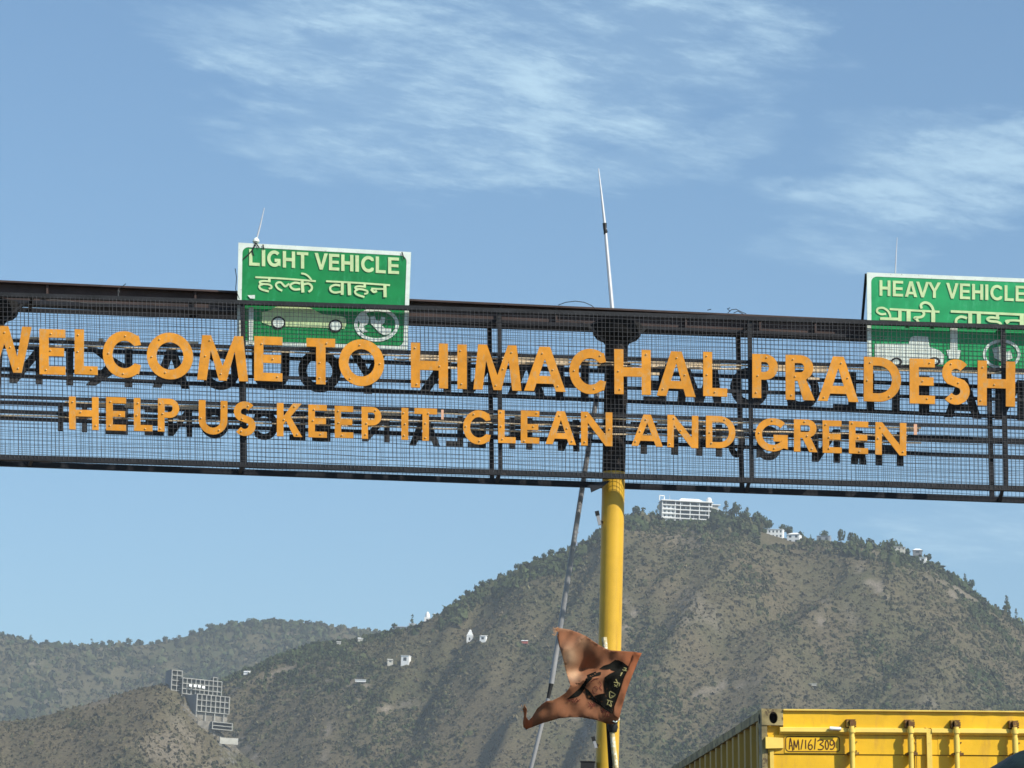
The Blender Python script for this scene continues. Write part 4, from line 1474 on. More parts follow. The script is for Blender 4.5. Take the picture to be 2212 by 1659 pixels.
def sign(quad, label, msheet, W=373., H=222.):
    root = thing('road_sign', at(*bil(quad, .5, 1), YS), label, 'sign')
    c = [at(*bil(quad, u, v), YS + .002) for u, v in ((0, 1), (1, 1), (1, 0), (0, 0))]
    d = Vector((0, .03, 0))
    MB().hexa([c[0], c[1], c[1] + d, c[0] + d, c[3], c[2], c[2] + d, c[3] + d]).build('panel', msheet, root)
    pl = lambda x, y, l: at(*bil(quad, x / W, y / H), YS - .002 - l)
    b = MB()
    outer = [(0, 0), (W, 0), (W, H), (0, H)]
    inner = roundrect(9, W - 9, 9, H - 9, 13)
    add_poly(b, [outer, inner], pl)
    b.build('border', M['white'], root)
    # stiffening angles on the rear, and two stays down to the girder
    for v in (.12, .5, .88):
        p, q = at(*bil(quad, 0, v), YS + .055), at(*bil(quad, 1, v), YS + .055)
        b = MB()
        b.bar(p, q, .04, .03)
        b.build('stiffener', M['railback'], root)
    return root


px_place = lambda Y: (lambda x, y, l: at(x, y, Y - l))
q1 = [(515, 524), (888, 544.5), (880, 757), (511.5, 744)]
s1 = sign(q1, 'green LIGHT VEHICLE sign with car pictogram, standing left on the gantry', M['green'])
c2 = lambda x, y: (466.3 + x / 4.032, 411.5 + y / 4.032)
PF = px_place(YS - .006)


def word(mb, items, w, slope, Y, W0=None):
    for (ch, x0, x1, y0, y1) in items:
        Wd = (x1 - x0) / (y1 - y0)
        loops = glyph(ch, Wd, w)
        xc = (x0 + x1) / 2
        add_poly(mb, loops, lambda u, v, l: at(x0 + u / Wd * (x1 - x0), y1 + (y0 - y1) * v + slope * (x0 + u / Wd * (x1 - x0) - xc), Y))


lv = []
for ch, a, b_ in (('L', 290, 382), ('I', 400, 430), ('G', 447, 563), ('H', 583, 690), ('T', 705, 805), ('V', 860, 975), ('E', 985, 1075), ('H', 1092, 1198), ('I', 1215, 1246), ('C', 1265, 1375), ('L', 1392, 1480), ('E', 1500, 1595)):
    xm = (a + b_) / 2
    yt = 512 + (xm - 335) * .0585
    (xa, ya), (xb, yb) = c2(a, yt), c2(b_, yt + 143)
    lv.append((ch, xa, xb, ya, yb))
b = MB()
word(b, lv, .20, .05, YS - .006)
b.build('lettering', M['print'], s1)
cd = lambda x, y: (537.6 + x / 6.952, 581.5 + y / 6.952)
hin1 = [([(97, 120), (500, 140), (1005, 180)], 27), ([(308, 140), (306, 182)], 38), ([(326, 184), (235, 176), (172, 184), (168, 208), (210, 222), (290, 228), (336, 252), (338, 282), (298, 292)], 28), ([(212, 226), (166, 240), (160, 275), (198, 306), (300, 334)], 30),
        ([(500, 324), (438, 288), (406, 238), (430, 202), (482, 200), (518, 236), (550, 258), (606, 216)], 30), ([(772, 216), (700, 202), (634, 226), (628, 266), (684, 304), (772, 298)], 32), ([(800, 176), (812, 350)], 46), ([(826, 226), (896, 216), (944, 258), (938, 308), (896, 340)], 32),
        ([(786, 62), (848, 76), (900, 112), (940, 164)], 27), ([(1160, 180), (1640, 206), (2120, 240)], 27), ([(1404, 200), (1402, 384)], 44), ([(1372, 246), (1292, 236), (1226, 270), (1232, 322), (1292, 350), (1384, 338)], 32), ([(1505, 206), (1512, 390)], 50),
        ([(1742, 222), (1738, 266)], 38), ([(1758, 266), (1655, 256), (1602, 268), (1612, 294), (1700, 302), (1774, 326), (1776, 360), (1732, 370)], 28), ([(1640, 302), (1598, 326), (1604, 364), (1656, 394), (1736, 416)], 30), ([(2042, 236), (2046, 420)], 48), ([(1838, 290), (1930, 296), (2022, 298)], 25), ([(1836, 300), (1878, 340), (1924, 326)], 36)]
b = MB()
add_strokes(b, [([cd(*p) for p in st], w_ / 6.952) for st, w_ in hin1], 4, PF)
b.build('hindi_lettering', M['print'], s1)
b = MB()
car = smooth_pts([(400, 1060), (470, 1045), (520, 1015), (620, 998), (740, 1000), (840, 1030), (930, 1078), (1060, 1092), (1128, 1110), (1135, 1170)], 3) + [(1120, 1205), (960, 1195), (760, 1190), (600, 1185), (470, 1175), (402, 1150)]
add_poly(b, [[c2(*p) for p in car]], PF)
b.build('car_pictogram', M['print'], s1)
for cx, cy in ((545, 1152), (1042, 1178)):
    b = MB()
    add_poly(b, [[c2(*p) for p in arc(cx, cy, 62, 56, 0, 345, 23)]], PF, .002)
    b.build('wheel_ring', M['black'], s1)
    b = MB()
    add_poly(b, [[c2(*p) for p in arc(cx, cy, 48, 42, 0, 345, 23)]], PF, .004)
    b.build('wheel_disc', M['white'], s1)
b = MB()
add_poly(b, [[c2(*p) for p in arc(1400, 1168, 195, 148, 0, 350, 35)], [c2(*p) for p in arc(1400, 1168, 165, 118, 0, 350, 35)]], PF)
b.build('ring', M['white'], s1)
b = MB()
for poly in ([(1245, 1075), (1275, 1050), (1310, 1070), (1335, 1110), (1325, 1160), (1290, 1180), (1300, 1215), (1330, 1225), (1280, 1240), (1245, 1200), (1255, 1160), (1240, 1120)],
             [(1345, 1100), (1385, 1095), (1395, 1130), (1430, 1135), (1440, 1100), (1475, 1105), (1470, 1150), (1440, 1175), (1480, 1200), (1530, 1205), (1520, 1245), (1470, 1262), (1420, 1235), (1380, 1190), (1350, 1160)]):
    add_poly(b, [[c2(*p) for p in poly]], PF, .002)
b.build('pictogram_marks', M['white'], s1)
b = MB()
add_poly(b, [[(537, 664), (548, 664), (546, 744), (538, 744)]], PF, .003)
b.build('lower_border', M['white'], s1)
b = MB()
add_poly(b, [[c2(*p) for p in ((275, 912), (340, 910), (340, 942), (300, 940))]], PF, .004)
b.build('white_patch', M['white'], s1)
# clamp and rag at the foot of the thin rod
b = MB()
add_strokes(b, [[c2(*p) for p in st] for st in ([(345, 455), (330, 500), (290, 550), (238, 598)], [(350, 460), (378, 500)], [(345, 470), (318, 520), (330, 570)], [(410, 470), (418, 515)], [(1620, 535), (1640, 600)])], 2.6, px_place(YS - .012))
b.build('tied_rag', M['black'], s1)['kind'] = 'stuff'


def rod(pts, r, label, joint=None, m=None, name='lightning_rod', ball=None):
    P = [at(*p) for p in pts]
    root = thing(name, P[0], label, 'rod')
    b = MB()
    b.tube(P, r, 8)
    b.build('rod', m or M['palepole'], root, smooth=True)
    if ball:
        p = P[0]
        b = MB()
        b.tube([p + Vector((0, 0, -.02)), p, p + Vector((0, 0, .03)), p + Vector((0, 0, .05))], [.03, .045, .035, .014], 10)
        b.build('base_insulator', M['white'], root, smooth=True)
    if joint:
        p = at(*joint)
        b = MB()
        b.tube([p + Vector((0, 0, -.07)), p + Vector((.006, 0, -.03)), p + Vector((-.004, 0, .0)), p + Vector((-.01, 0, .075))], [.018, .026, .022, .026], 8)
        b.build('joint_tape', M['black'], root, smooth=True)
    return root


rod([(553, 522, YS + .02), (562, 488, YS + .02), (571, 449, YS + .02)], [.011, .009, .004], 'short leaning white rod on the LIGHT VEHICLE sign', ball=True)
rod([(1934, 590, YS + .02), (1936, 548, YS + .02), (1938, 513, YS + .02)], [.008, .006, .003], 'short thin upright rod on the HEAVY VEHICLE sign')
rod([(1322.5, 668, YG + .38), (1314, 570, YG + .38), (1307.5, 495, YG + .38), (1300, 425, YG + .38), (1293, 364, YG + .38)], [.026, .022, .019, .013, .005], 'tall thin leaning rod with black joint standing on the gantry above the pillar', joint=(1307.5, 495, YG + .38))

# heavy vehicle sign
q2 = [(1872.6, 588.3), (2250, 603), (2247, 808), (1874, 796)]
s2 = sign(q2, 'green HEAVY VEHICLE sign with truck pictogram, cut by the right edge', M['green2'])
c5 = lambda x, y: (1773.1 + x / 4.32, 521.2 + y / 4.32)
hv = []
for ch, a, b_ in (('H', 548, 650), ('E', 672, 768), ('A', 785, 900), ('V', 890, 1010), ('Y', 1000, 1120), ('V', 1170, 1285), ('E', 1298, 1392), ('H', 1412, 1515), ('I', 1535, 1563), ('C', 1582, 1692), ('L', 1715, 1800), ('E', 1818, 1910)):
    xm = (a + b_) / 2
    yt = 364 + (xm - 600) * .041
    (xa, ya), (xb, yb) = c5(a, yt), c5(b_, yt + 145)
    hv.append((ch, xa, xb, ya, yb))
b = MB()
word(b, hv, .185, .036, YS - .006)
b.build('lettering', M['print'], s2)
ce = lambda x, y: (1876.2 + x / 6.588, 641.9 + y / 6.588)
hin2 = [([(300, 170), (650, 190), (1010, 208)], 30), ([(250, 236), (180, 242), (122, 206), (136, 162), (204, 152), (272, 192), (304, 250), (310, 296)], 30), ([(165, 304), (460, 312)], 38), ([(446, 180), (446, 400)], 48), ([(570, 184), (570, 420)], 58),
        ([(772, 200), (790, 240), (752, 282), (660, 292), (690, 320), (730, 400)], 36), ([(920, 190), (922, 430)], 55), ([(757, 162), (746, 112), (790, 78), (850, 86), (900, 132), (925, 194)], 36), ([(1170, 202), (1700, 226), (2300, 254)], 34), ([(1446, 230), (1446, 440)], 55),
        ([(1402, 300), (1320, 278), (1256, 310), (1248, 370), (1320, 410), (1420, 395)], 36), ([(1570, 236), (1570, 440)], 58), ([(1836, 246), (1832, 300)], 45), ([(1862, 302), (1742, 288), (1692, 310), (1732, 340), (1832, 350), (1882, 382), (1850, 420)], 34), ([(2182, 250), (2182, 440)], 60), ([(2160, 336), (2050, 330), (1946, 340)], 30), ([(1960, 332), (1990, 372)], 50)]
b = MB()
add_strokes(b, [([ce(*p) for p in st], w_ / 6.588) for st, w_ in hin2], 4, PF)
b.build('hindi_lettering', M['print'], s2)
b = MB()
add_poly(b, [[c5(*p) for p in ((505, 955), (820, 955), (840, 895), (875, 885), (1000, 890), (1015, 985), (1110, 1020), (1150, 1060), (1145, 1150), (560, 1150), (505, 1090))]], PF)
b.build('truck_pictogram', M['white'], s2)
b = MB()
add_poly(b, [[c5(*p) for p in ((1208, 800), (1276, 800), (1276, 1015), (1308, 1018), (1290, 1100), (1196, 1095), (1170, 1015), (1208, 1012))]], PF)
b.build('arrow_pictogram', M['white'], s2)
b = MB()
add_poly(b, [[c5(*p) for p in arc(1688, 1055, 175, 140, 0, 350, 35)], [c5(*p) for p in arc(1688, 1055, 148, 112, 0, 350, 35)]], PF)
b.build('ring', M['white'], s2)
b = MB()
add_poly(b, [[c5(*p) for p in ((1600, 1000), (1680, 975), (1700, 1040), (1770, 1020), (1790, 1090), (1700, 1130), (1620, 1090))]], PF, .002)
b.build('pictogram_mark', M['white'], s2)
for cx, cy in ((705, 1125), (1060, 1120)):
    b = MB()
    add_poly(b, [[c5(*p) for p in arc(cx, cy, 55, 40, 0, 345, 23)], [c5(*p) for p in arc(cx, cy, 34, 24, 0, 345, 23)]], PF, .002)
    b.build('wheel_ring', M['black'], s2)
b = MB()
b.bar(at(1871, 591, YS + .06), at(1862, 700, YS + .2), .02, .03)
b.bar(at(2249, 604, YS + .06), at(2245, 716, YS + .2), .02, .03)
b.build('rear_stay', M['railback'], s2)

# ------------------------------------------------------------------ things on and beside the pillar
YP = YG + .2


def pole_cam(a, b_, w, label, Y):
    root = thing('security_camera', at(b_[0] + 5, b_[1], Y), label, 'camera')
    p, q = at(*a, Y), at(*b_, Y)
    d = (q - p).normalized()
    MB().bar(p + d * .03, q, w, w * .9, Vector((0, 1, 0))).build('housing', M['galv'], root)
    MB().bar(p - d * .01, p + d * .045, w * 1.25, w * 1.15, Vector((0, 1, 0))).build('lens_hood', M['black'], root)
    MB().bar(q - d * .05, q - d * .05 + Vector((.05, .08, -.01)), .025, .025).build('bracket', M['rail'], root)


pole_cam((1289.5, 1106), (1296, 1134), .042, 'small grey camera with black hood high on the left of the yellow pillar', YP - .02)
pole_cam((1281, 1593), (1288, 1616), .036, 'small pale camera low on the left of the yellow pillar', YP - .02)
p = at(1269, 1655, YP)
rt = thing('junction_box', at(1269, 1668, YP), 'black junction box low on the left of the yellow pillar', 'box')
MB().box(p.x - .08, p.x + .085, p.y - .06, p.y + .06, p.z - .10, p.z + .045).build('housing', M['black'], rt)
MB().box(p.x - .088, p.x + .093, p.y - .068, p.y + .068, p.z + .046, p.z + .056).build('lid', M['black'], rt)

# leaning grey pole behind the gantry
Yq = YG + 1.3
pt, pb = at(1290, 850, Yq), at(1191, 1477, Yq)
dq = (pb - pt).normalized()
pe = at(1184, 1508, Yq)
root = thing('leaning_pole', pt + dq * (pt.z / -dq.z), 'long thin grey pole leaning behind the gantry, black tape joint beside the flag', 'pole')
b = MB()
b.tube([pt, pb], .033, 14)
b.build('upper_pole', M['galv'], root, smooth=True)
b = MB()
b.tube([pb - dq * .02, pe, at(1183, 1512, Yq)], [.030, .020, .024], 10)
b.build('joint_tape', M['black'], root, smooth=True)
b = MB()
p2 = at(1184, 1509, Yq)
d2 = (at(1148, 1662, Yq) - at(1173, 1560, Yq)).normalized()
b.tube([p2, p2 + d2 * (p2.z / -d2.z)], .026, 12)
b.build('lower_pole', M['galv'], root, smooth=True)

# ------------------------------------------------------------------ torn flag on a bamboo stick
YB = 20.0
pt, pm_, pb = at(1305, 1377, YB), at(1323, 1590, YB), at(1330, 1662, YB)
dq = (pb - pt).normalized()
bt = thing('bamboo_stick', pt + dq * (pt.z / -dq.z), 'upright split bamboo stick in front of the yellow pillar, carrying the flag', 'stick')
b = MB()
pts_, rs_ = [], []
Lb = pt.z / -dq.z
n = 40
for i in range(n + 1):
    q = pt + dq * (Lb * i / n)
    pts_.append(q + Vector((.002 * math.sin(i), 0, 0)))
    rs_.append(.0145 + .004 * i / n + (.0016 if i % 4 == 0 else 0))
b.tube(pts_, rs_, 12)
b.build('cane', M['bamboo'], bt, smooth=True)
b = MB()
b.tube([at(1323, 1562, YB), at(1323.5, 1572, YB), at(1324, 1582, YB)], [.029, .031, .022], 12)
b.build('black_tape', M['black'], bt, smooth=True)
d0 = at(1314, 1570, YB + .05)
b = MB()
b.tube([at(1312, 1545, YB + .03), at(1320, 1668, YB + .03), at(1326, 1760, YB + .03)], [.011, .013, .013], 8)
b.build('shadow_strip', M['hole'], bt, smooth=True)  # dark rod added to stand for the shadow strip along the pillar

cf = lambda x, y: (1097.2 + x / 4.487, 1289.2 + y / 4.487)
FO = [(470, 290), (520, 296), (600, 312), (680, 345), (760, 385), (820, 425), (880, 460), (940, 490), (1000, 510), (1075, 517), (1150, 520), (1220, 525), (1300, 540), (1270, 600), (1240, 675), (1210, 750), (1180, 830), (1150, 915), (1125, 1000), (1100, 1090), (1078, 1180), (1062, 1218),
      (1010, 1228), (960, 1225), (905, 1208), (850, 1192), (775, 1178), (700, 1166), (600, 1166), (500, 1176), (425, 1195), (350, 1215), (265, 1240), (180, 1262), (152, 1240), (148, 1200), (158, 1130), (145, 1075), (165, 1040), (185, 1080), (178, 1150), (205, 1185), (240, 1150), (280, 1085),
      (330, 1040), (375, 1015), (430, 1010), (500, 975), (560, 935), (590, 895), (603, 865), (585, 780), (560, 700), (545, 640), (522, 570), (500, 500), (488, 440), (478, 380), (490, 340), (455, 320)]


def fdepth(x, y):
    """cloth relief in metres (towards the camera is negative) over the flag's own crop coordinates"""
    # main fold: an edge running from the notch (600,870) up to (1000,700)
    dx, dy = 400., -170.
    Ln = math.hypot(dx, dy)
    s = ((x - 600) * dy - (y - 870) * dx) / Ln         # above the edge positive
    t = ((x - 600) * dx + (y - 870) * dy) / Ln
    z = 0
    tt = max(0, min(1, 1.0 - (t - 180) / 330))
    z += -.045 * math.exp(-(s / 55.0) ** 2) * tt
    z += .05 * math.exp(-((s - 110) / 80.0) ** 2) * tt
    # two creases in the upper left part: facets turned away from and towards the right
    w_ = max(0, min(1, (790 - y) / 110))

    def crease(ax, ay, bx, by, k, span):
        ln = math.hypot(bx - ax, by - ay)
        d_ = abs(((x - ax) * (by - ay) - (y - ay) * (bx - ax)) / ln)
        d_ = math.sqrt(d_ * d_ + 81) - 9
        return k * .000587 * span * math.tanh(d_ / span)
    z += w_ * crease(490, 560, 765, 385, .85, 190)
    z += -w_ * crease(775, 380, 705, 735, .60, 150)
    z += .010 * math.sin(x / 95 + y / 150) + .005 * math.sin(x / 40 - y / 55) + .004 * math.sin(x / 17 + y / 31)
    # lower tail rolls back
    z += .10 * max(0, (430 - x) / 300) ** 1.5
    z += .03 * max(0, (y - 1130) / 90) ** 2
    return z * 1.0


def cloth(poly, lift, name, m, parent, stepc=26, thick=.0):
    pts = [Vector(p) for p in poly]
    nb = len(pts)
    edges = [(i, (i + 1) % nb) for i in range(nb)]
    xs = [p[0] for p in poly]
    ys = [p[1] for p in poly]
    inner = []
    rr = random.Random(nb)
    x = min(xs)
    while x < max(xs):
        y = min(ys)
        while y < max(ys):
            qx, qy = x + rr.uniform(-4, 4), y + rr.uniform(-4, 4)
            if inside([poly], qx, qy) and min((qx - p[0]) ** 2 + (qy - p[1]) ** 2 for p in poly) > (stepc * .45) ** 2:
                inner.append(Vector((qx, qy)))
            y += stepc
        x += stepc
    v, e, f, *_ = delaunay_2d_cdt(pts + inner, edges, [], 1, 1e-5)
    b = MB()
    b.add([at(*cf(p.x, p.y), YFL - lift) + Vector((0, fdepth(p.x, p.y), 0)) for p in v], [tuple(t) for t in f])
    o = b.build(name, m, parent, smooth=True)
    ga = lambda x, y, cx, cy, rx, ry: math.exp(-(((x - cx) / rx) ** 2 + ((y - cy) / ry) ** 2))
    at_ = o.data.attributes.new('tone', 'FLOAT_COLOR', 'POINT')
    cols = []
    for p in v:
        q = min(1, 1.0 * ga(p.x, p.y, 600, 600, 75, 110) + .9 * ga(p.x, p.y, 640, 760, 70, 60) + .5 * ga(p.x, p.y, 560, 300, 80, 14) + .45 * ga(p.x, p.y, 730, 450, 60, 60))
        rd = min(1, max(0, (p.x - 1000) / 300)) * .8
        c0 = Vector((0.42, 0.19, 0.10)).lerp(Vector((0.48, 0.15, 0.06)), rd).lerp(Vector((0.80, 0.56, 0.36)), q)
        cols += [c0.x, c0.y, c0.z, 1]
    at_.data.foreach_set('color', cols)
    if thick:
        md = o.modifiers.new('thickness', 'SOLIDIFY')
        md.thickness = thick
        md.offset = -1 if False else 0
    return o


YFL = YB - .13
fr_ = thing('flag', at(*cf(1062, 1218), YFL), 'torn faded orange flag with dark print blowing in front of the yellow pillar', 'flag')
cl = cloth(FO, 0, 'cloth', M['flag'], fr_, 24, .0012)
hem = [(1300, 540), (1270, 600), (1240, 675), (1210, 750), (1180, 830), (1150, 915), (1125, 1000), (1100, 1090), (1078, 1180), (1015, 1150), (1030, 1070), (1060, 990), (1090, 900), (1120, 800), (1165, 700), (1200, 610), (1225, 540)]
cloth(hem, .008, 'hem', M['flag'], fr_, 24, .001)
dark1 = [(885, 690), (930, 655), (985, 640), (1040, 602), (1080, 606), (1120, 630), (1165, 665), (1162, 720), (1125, 800), (1095, 890), (1060, 985), (1030, 1080), (1008, 1138), (950, 1100), (870, 1040), (840, 960), (880, 945), (940, 935), (930, 870), (938, 780), (985, 745), (1040, 715), (960, 700)]
cloth(dark1, .004, 'dark_print', M['flagprint'], fr_, 22)
cloth([(800, 735), (850, 715), (905, 725), (900, 755), (840, 775), (800, 815), (760, 850), (745, 885), (715, 935), (690, 960), (620, 985), (572, 990), (640, 935), (700, 880), (755, 800), (765, 755)], .004, 'dark_print', M['flagprint'], fr_, 22)
cloth([(745, 880), (780, 900), (810, 935), (845, 985), (872, 1045), (830, 1015), (785, 985), (755, 940)], .004, 'dark_print', M['flagprint'], fr_, 20)


def fplace(lift):
    return lambda x, y, l: at(*cf(x, y), YFL - lift - l) + Vector((0, fdepth(x, y), 0))


b = MB()
add_strokes(b, [[(885, 820), (905, 850), (890, 880), (915, 905)], [(830, 880), (850, 865), (870, 885), (865, 905)], [(800, 830), (840, 800), (880, 790)], [(820, 900), (830, 935), (870, 945)],
                [(585, 990), (600, 1015)], [(575, 1010), (640, 990)], [(640, 985), (625, 1025)], [(660, 985), (690, 1015)], [(655, 1020), (700, 995)], [(670, 980), (640, 1020)],
                [(775, 1020), (800, 1050), (780, 1060)], [(800, 1015), (820, 1050)], [(790, 1040), (850, 1040)], [(830, 1025), (815, 1070)], [(845, 1050), (800, 1075)],
                [(895, 1095), (930, 1100), (905, 1125)], [(925, 1095), (920, 1140)], [(940, 1105), (985, 1130)], [(955, 1110), (935, 1165)], [(975, 1125), (960, 1165), (995, 1150)]], 7, fplace(.005))
b.build('maroon_print', M['flagred'], fr_)
for grp_ in ([[(1125, 680), (1150, 690), (1120, 715)], [(1110, 700), (1155, 715)], [(1095, 740), (1110, 730), (1090, 765)]],
             [[(1045, 800), (1065, 850), (1030, 870)], [(1025, 830), (1080, 840), (1075, 870)], [(1030, 850), (1060, 880)]],
             [[(990, 915), (1040, 950), (990, 980), (985, 920)], [(1000, 960), (1030, 965)]],
             [[(960, 1000), (1015, 1020)], [(975, 1005), (960, 1050)], [(995, 1020), (1000, 1065), (975, 1045)]]):
    b = MB()
    add_strokes(b, grp_, 7.5, fplace(.010))
    b.build('yellow_mark', M['flagyel'], fr_)
b = MB()
rr = random.Random(2)
for (cx, cy, nn_, sp) in ((462, 320, 16, 40), (150, 1060, 12, 30), (545, 640, 6, 20), (1065, 1215, 6, 20)):
    for _ in range(nn_):
        x, y = cx + rr.uniform(-6, 10), cy + rr.uniform(-25, 45)
        a = rr.uniform(0, 6.28)
        r0 = rr.uniform(.4, 1) * sp
        st = [(x, y), (x + r0 * .5 * math.cos(a), y + r0 * .5 * math.sin(a) + 3), (x + r0 * math.cos(a + .8), y + r0 * math.sin(a + .8))]
        b.tube([fplace(.002)(px_, py_, 0) for px_, py_ in st], .0012, 4)
b.build('frayed_threads', M['flaglight'], fr_)
b = MB()
b.tube([at(*cf(1020, 1205), YFL - .02), at(*cf(1045, 1215), YFL - .03), at(*cf(1078, 1190), YB - .04), at(*cf(1076, 1160), YB - .03)], .003, 6)
b.build('tie_string', M['white'], fr_)

# ------------------------------------------------------------------ yellow container
O = at(1644.6, 1530.9, 25.3)
CX = Matrix.Translation(O) @ Matrix.Rotation(math.radians(5.17), 4, 'Z') @ Matrix.Rotation(math.radians(-.29), 4, 'X') @ Matrix.Rotation(math.radians(-2.085), 4, 'Y')
CW, CL, CH = 2.438, 12.19, 2.59
cr = thing('shipping_container', CX @ Vector((CW / 2, CL / 2, -CH)), 'yellow shipping container seen from its door end, hand-lettered AM/16/309', 'container')


def cb(name, fn, m, parent=cr, smooth=False):
    b = MB()
    fn(b)
    return b.build(name, m, parent, smooth=smooth, xf=CX)


def casting(x0, x1):
    # front plate with an oval hole, body behind it and a dark cavity between
    loops = [[(x0, -.119), (x1, -.119), (x1, 0), (x0, 0)], arc((x0 + x1) / 2 + .008, -.064, .031, .043, 0, 340, 17)]
    o = extrude_loops(loops, lambda u, v, s: CX @ Vector((u, -.006 + .026 * s, v)), [M['conttop'], M['conttop']], 'corner_casting', cr)
    b = MB()
    b.box(x0 + .004, x1 - .004, .055, .16, -.119, -.001)
    for a_, b_ in ((x0, x0 + .02), (x1 - .02, x1)):
        b.box(a_, b_, .021, .16, -.119, -.0)
    b.build('casting_body', M['conttop'], o, xf=CX)
    MB().box(x0 + .02, x1 - .02, .045, .054, -.115, -.005).build('cavity', M['hole'], o, xf=CX)
    return o


casting(0, .157)
casting(CW - .157, CW)
b = MB()
add_poly(b, [arc(.085, -.064, .025, .038, 0, 340, 17)], lambda u, v, l: CX @ Vector((-.002, u, v)))
b.build('side_cavity', M['hole'], cr)


def lip(b):
    n = 30
    rr = random.Random(5)
    V = []
    for i in range(n + 1):
        x = .158 + (CW - .316) * i / n
        j = rr.uniform(-.0025, .0025)
        V.append([(x, -.021 + j, -.013), (x, -.021 + j, -.003 + j * .6), (x, .12, -.003 + j * .6), (x, .12, -.013)])
    vs = [q for r_ in V for q in r_]
    fs = []
    for i in range(n):
        for k in range(4):
            fs.append((i * 4 + k, i * 4 + (k + 1) % 4, (i + 1) * 4 + (k + 1) % 4, (i + 1) * 4 + k))
    b.add(vs, fs)


cb('roof_lip', lip, M['gasket'])
cb('header', lambda b: b.box(.158, CW - .158, 0, .1, -.131, -.0135), M['cont'])
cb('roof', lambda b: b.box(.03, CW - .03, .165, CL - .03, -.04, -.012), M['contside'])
for s, x in ((0, 0), (1, CW - .04)):
    cb('corner_post', lambda b: b.box(x, x + .04, 0.0, .14, -CH + .12, -.1195), M['conttop'])


def trim(b, x0, x1):
    y = (-.004, -.030, -.033, -.006)
    z = (-.131, -.139, -.166, -.184)
    b.add([(x0, .03, z[0]), (x0, y[0], z[0]), (x0, y[1], z[1]), (x0, y[2], z[2]), (x0, y[3], z[3]), (x0, .03, z[3]),
           (x1, .03, z[0]), (x1, y[0], z[0]), (x1, y[1], z[1]), (x1, y[2], z[2]), (x1, y[3], z[3]), (x1, .03, z[3])],
          [(i, i + 1, i + 7, i + 6) for i in range(5)] + [(5, 0, 6, 11), (5, 4, 3, 2, 1, 0), (6, 7, 8, 9, 10, 11)])


for x0, x1, xs_ in ((.045, 1.200, (.162, .573)), (1.238, CW - .045, (1.87, 2.3))):
    cb('door_edge', lambda b: b.box(x0, x0 + .049, .006, .05, -.3225, -.186) if x0 < 1 else b.box(x0 + .001, x0 + .049, .006, .05, -.3225, -.186), M['cont'])
    d = cb('door', lambda b: b.box(x0, x1, .012, .05, -CH + .15, -.327), M['cont'])
    cb('upper_panel', lambda b: b.box(x0 + .05, x1, .004, .05, -.3225, -.186), M['cont'], d)
    cb('panel_seam', lambda b: b.box(x0 + .002, x1 - .002, .018, .048, -.3265, -.323), M['hole'], d)
    cb('trim', lambda b: trim(b, (.13 if x0 < 1 else x0 - .0), (x1 if x0 < 1 else CW - .13)), M['gasket'], d)
    cb('edge_fold', lambda b: b.box(x0 + .012, x0 + .04, -.002, .03, -CH + .15, -.30) if x0 < 1 else b.box(x1 - .04, x1 - .012, -.002, .03, -CH + .15, -.30), M['gasket'], d)
plate = cb('number_plate', lambda b: b.box(.164, .571, -.001, .0035, -.316, -.19), M['cont'])
tl = lambda x, y, l: CX @ Vector(((x - 1100) / 1515, -.0022 - l, -(y - 250) / 1515))
b = MB()
add_strokes(b, [[(1400, 692), (1412, 578), (1422, 600), (1440, 705)], [(1398, 655), (1438, 650)], [(1452, 695), (1456, 600), (1478, 668), (1500, 590), (1508, 697)], [(1530, 692), (1552, 582)], [(1583, 588), (1582, 684)],
                [(1646, 582), (1618, 625), (1612, 672), (1634, 692), (1656, 668), (1645, 640), (1618, 648)], [(1680, 690), (1692, 568)], [(1714, 600), (1740, 586), (1776, 592), (1770, 612), (1742, 634), (1776, 655), (1772, 682), (1745, 692), (1716, 688)],
                arc(1817, 640, 17, 48, 80, 450, 14), [(1898, 612), (1880, 586), (1856, 600), (1856, 636), (1880, 640), (1900, 612), (1900, 655), (1880, 684), (1850, 684)]], 12, tl, .0001)
b.build('hand_lettering', M['ink'], plate)
b = MB()
rrp = roundrect(1362, 1958, 550, 714, 36, 6)
add_strokes(b, [rrp + [rrp[0]]], 10, tl, .0001, sm=False)
b.build('lettering_frame', M['ink'], plate)

RODX = [(330 + 647.5) / 1515, (980 + 647.5) / 1515, (1490 + 647.5) / 1515, (2140 + 647.5) / 1515]
for i, x in enumerate(RODX):
    rd = cb('lock_rod', lambda b: b.tube([(x, -.062, -.128), (x, -.062, -CH + .10)], .0185, 14), M['gasket'], smooth=True)
    cb('cam', lambda b: b.box(x - .012, x + .020, -.066, -.022, -.127, -.082).box(x + .021, x + .034, -.058, -.006, -.118, -.090), M['rust'], rd)
    cb('cam_keeper', lambda b: b.box(x - .034, x + .036, -.050, -.001, -.1305, -.122).box(x - .034, x - .020, -.048, -.001, -.1215, -.084).box(x - .034, x + .034, -.040, -.001, -.0835, -.075), M['rust'], rd)
    cb('bearing', lambda b: b.tube([(x, -.062, -.145), (x, -.062, -.175)], .026, 14).tube([(x, -.062, -.205), (x, -.062, -.312)], .0225, 14), M['gasket'], rd, smooth=True)
    cb('bearing_bracket', lambda b: b.box(x - .026, x + .048, -.068, .0035, -.332, -.313), M['rust'], rd)
    for zz in (-1.3, -2.35):
        cb('bearing_bracket', lambda b: b.box(x - .022, x + .05, -.05, .012, zz - .02, zz), M['rust'], rd)
    for dx_, dz_ in ((.044, -.235), (.040, -.300)):
        cb('rivet', lambda b: b.tube([(x + dx_, .004, dz_), (x + dx_, -.006, dz_)], .006, 8), M['rust'], rd)
for x0 in (.041, CW - .135):
    cb('recess_plate', lambda b: b.box(x0, x0 + .094, .034, .06, -.186, -.1195), M['cont'])
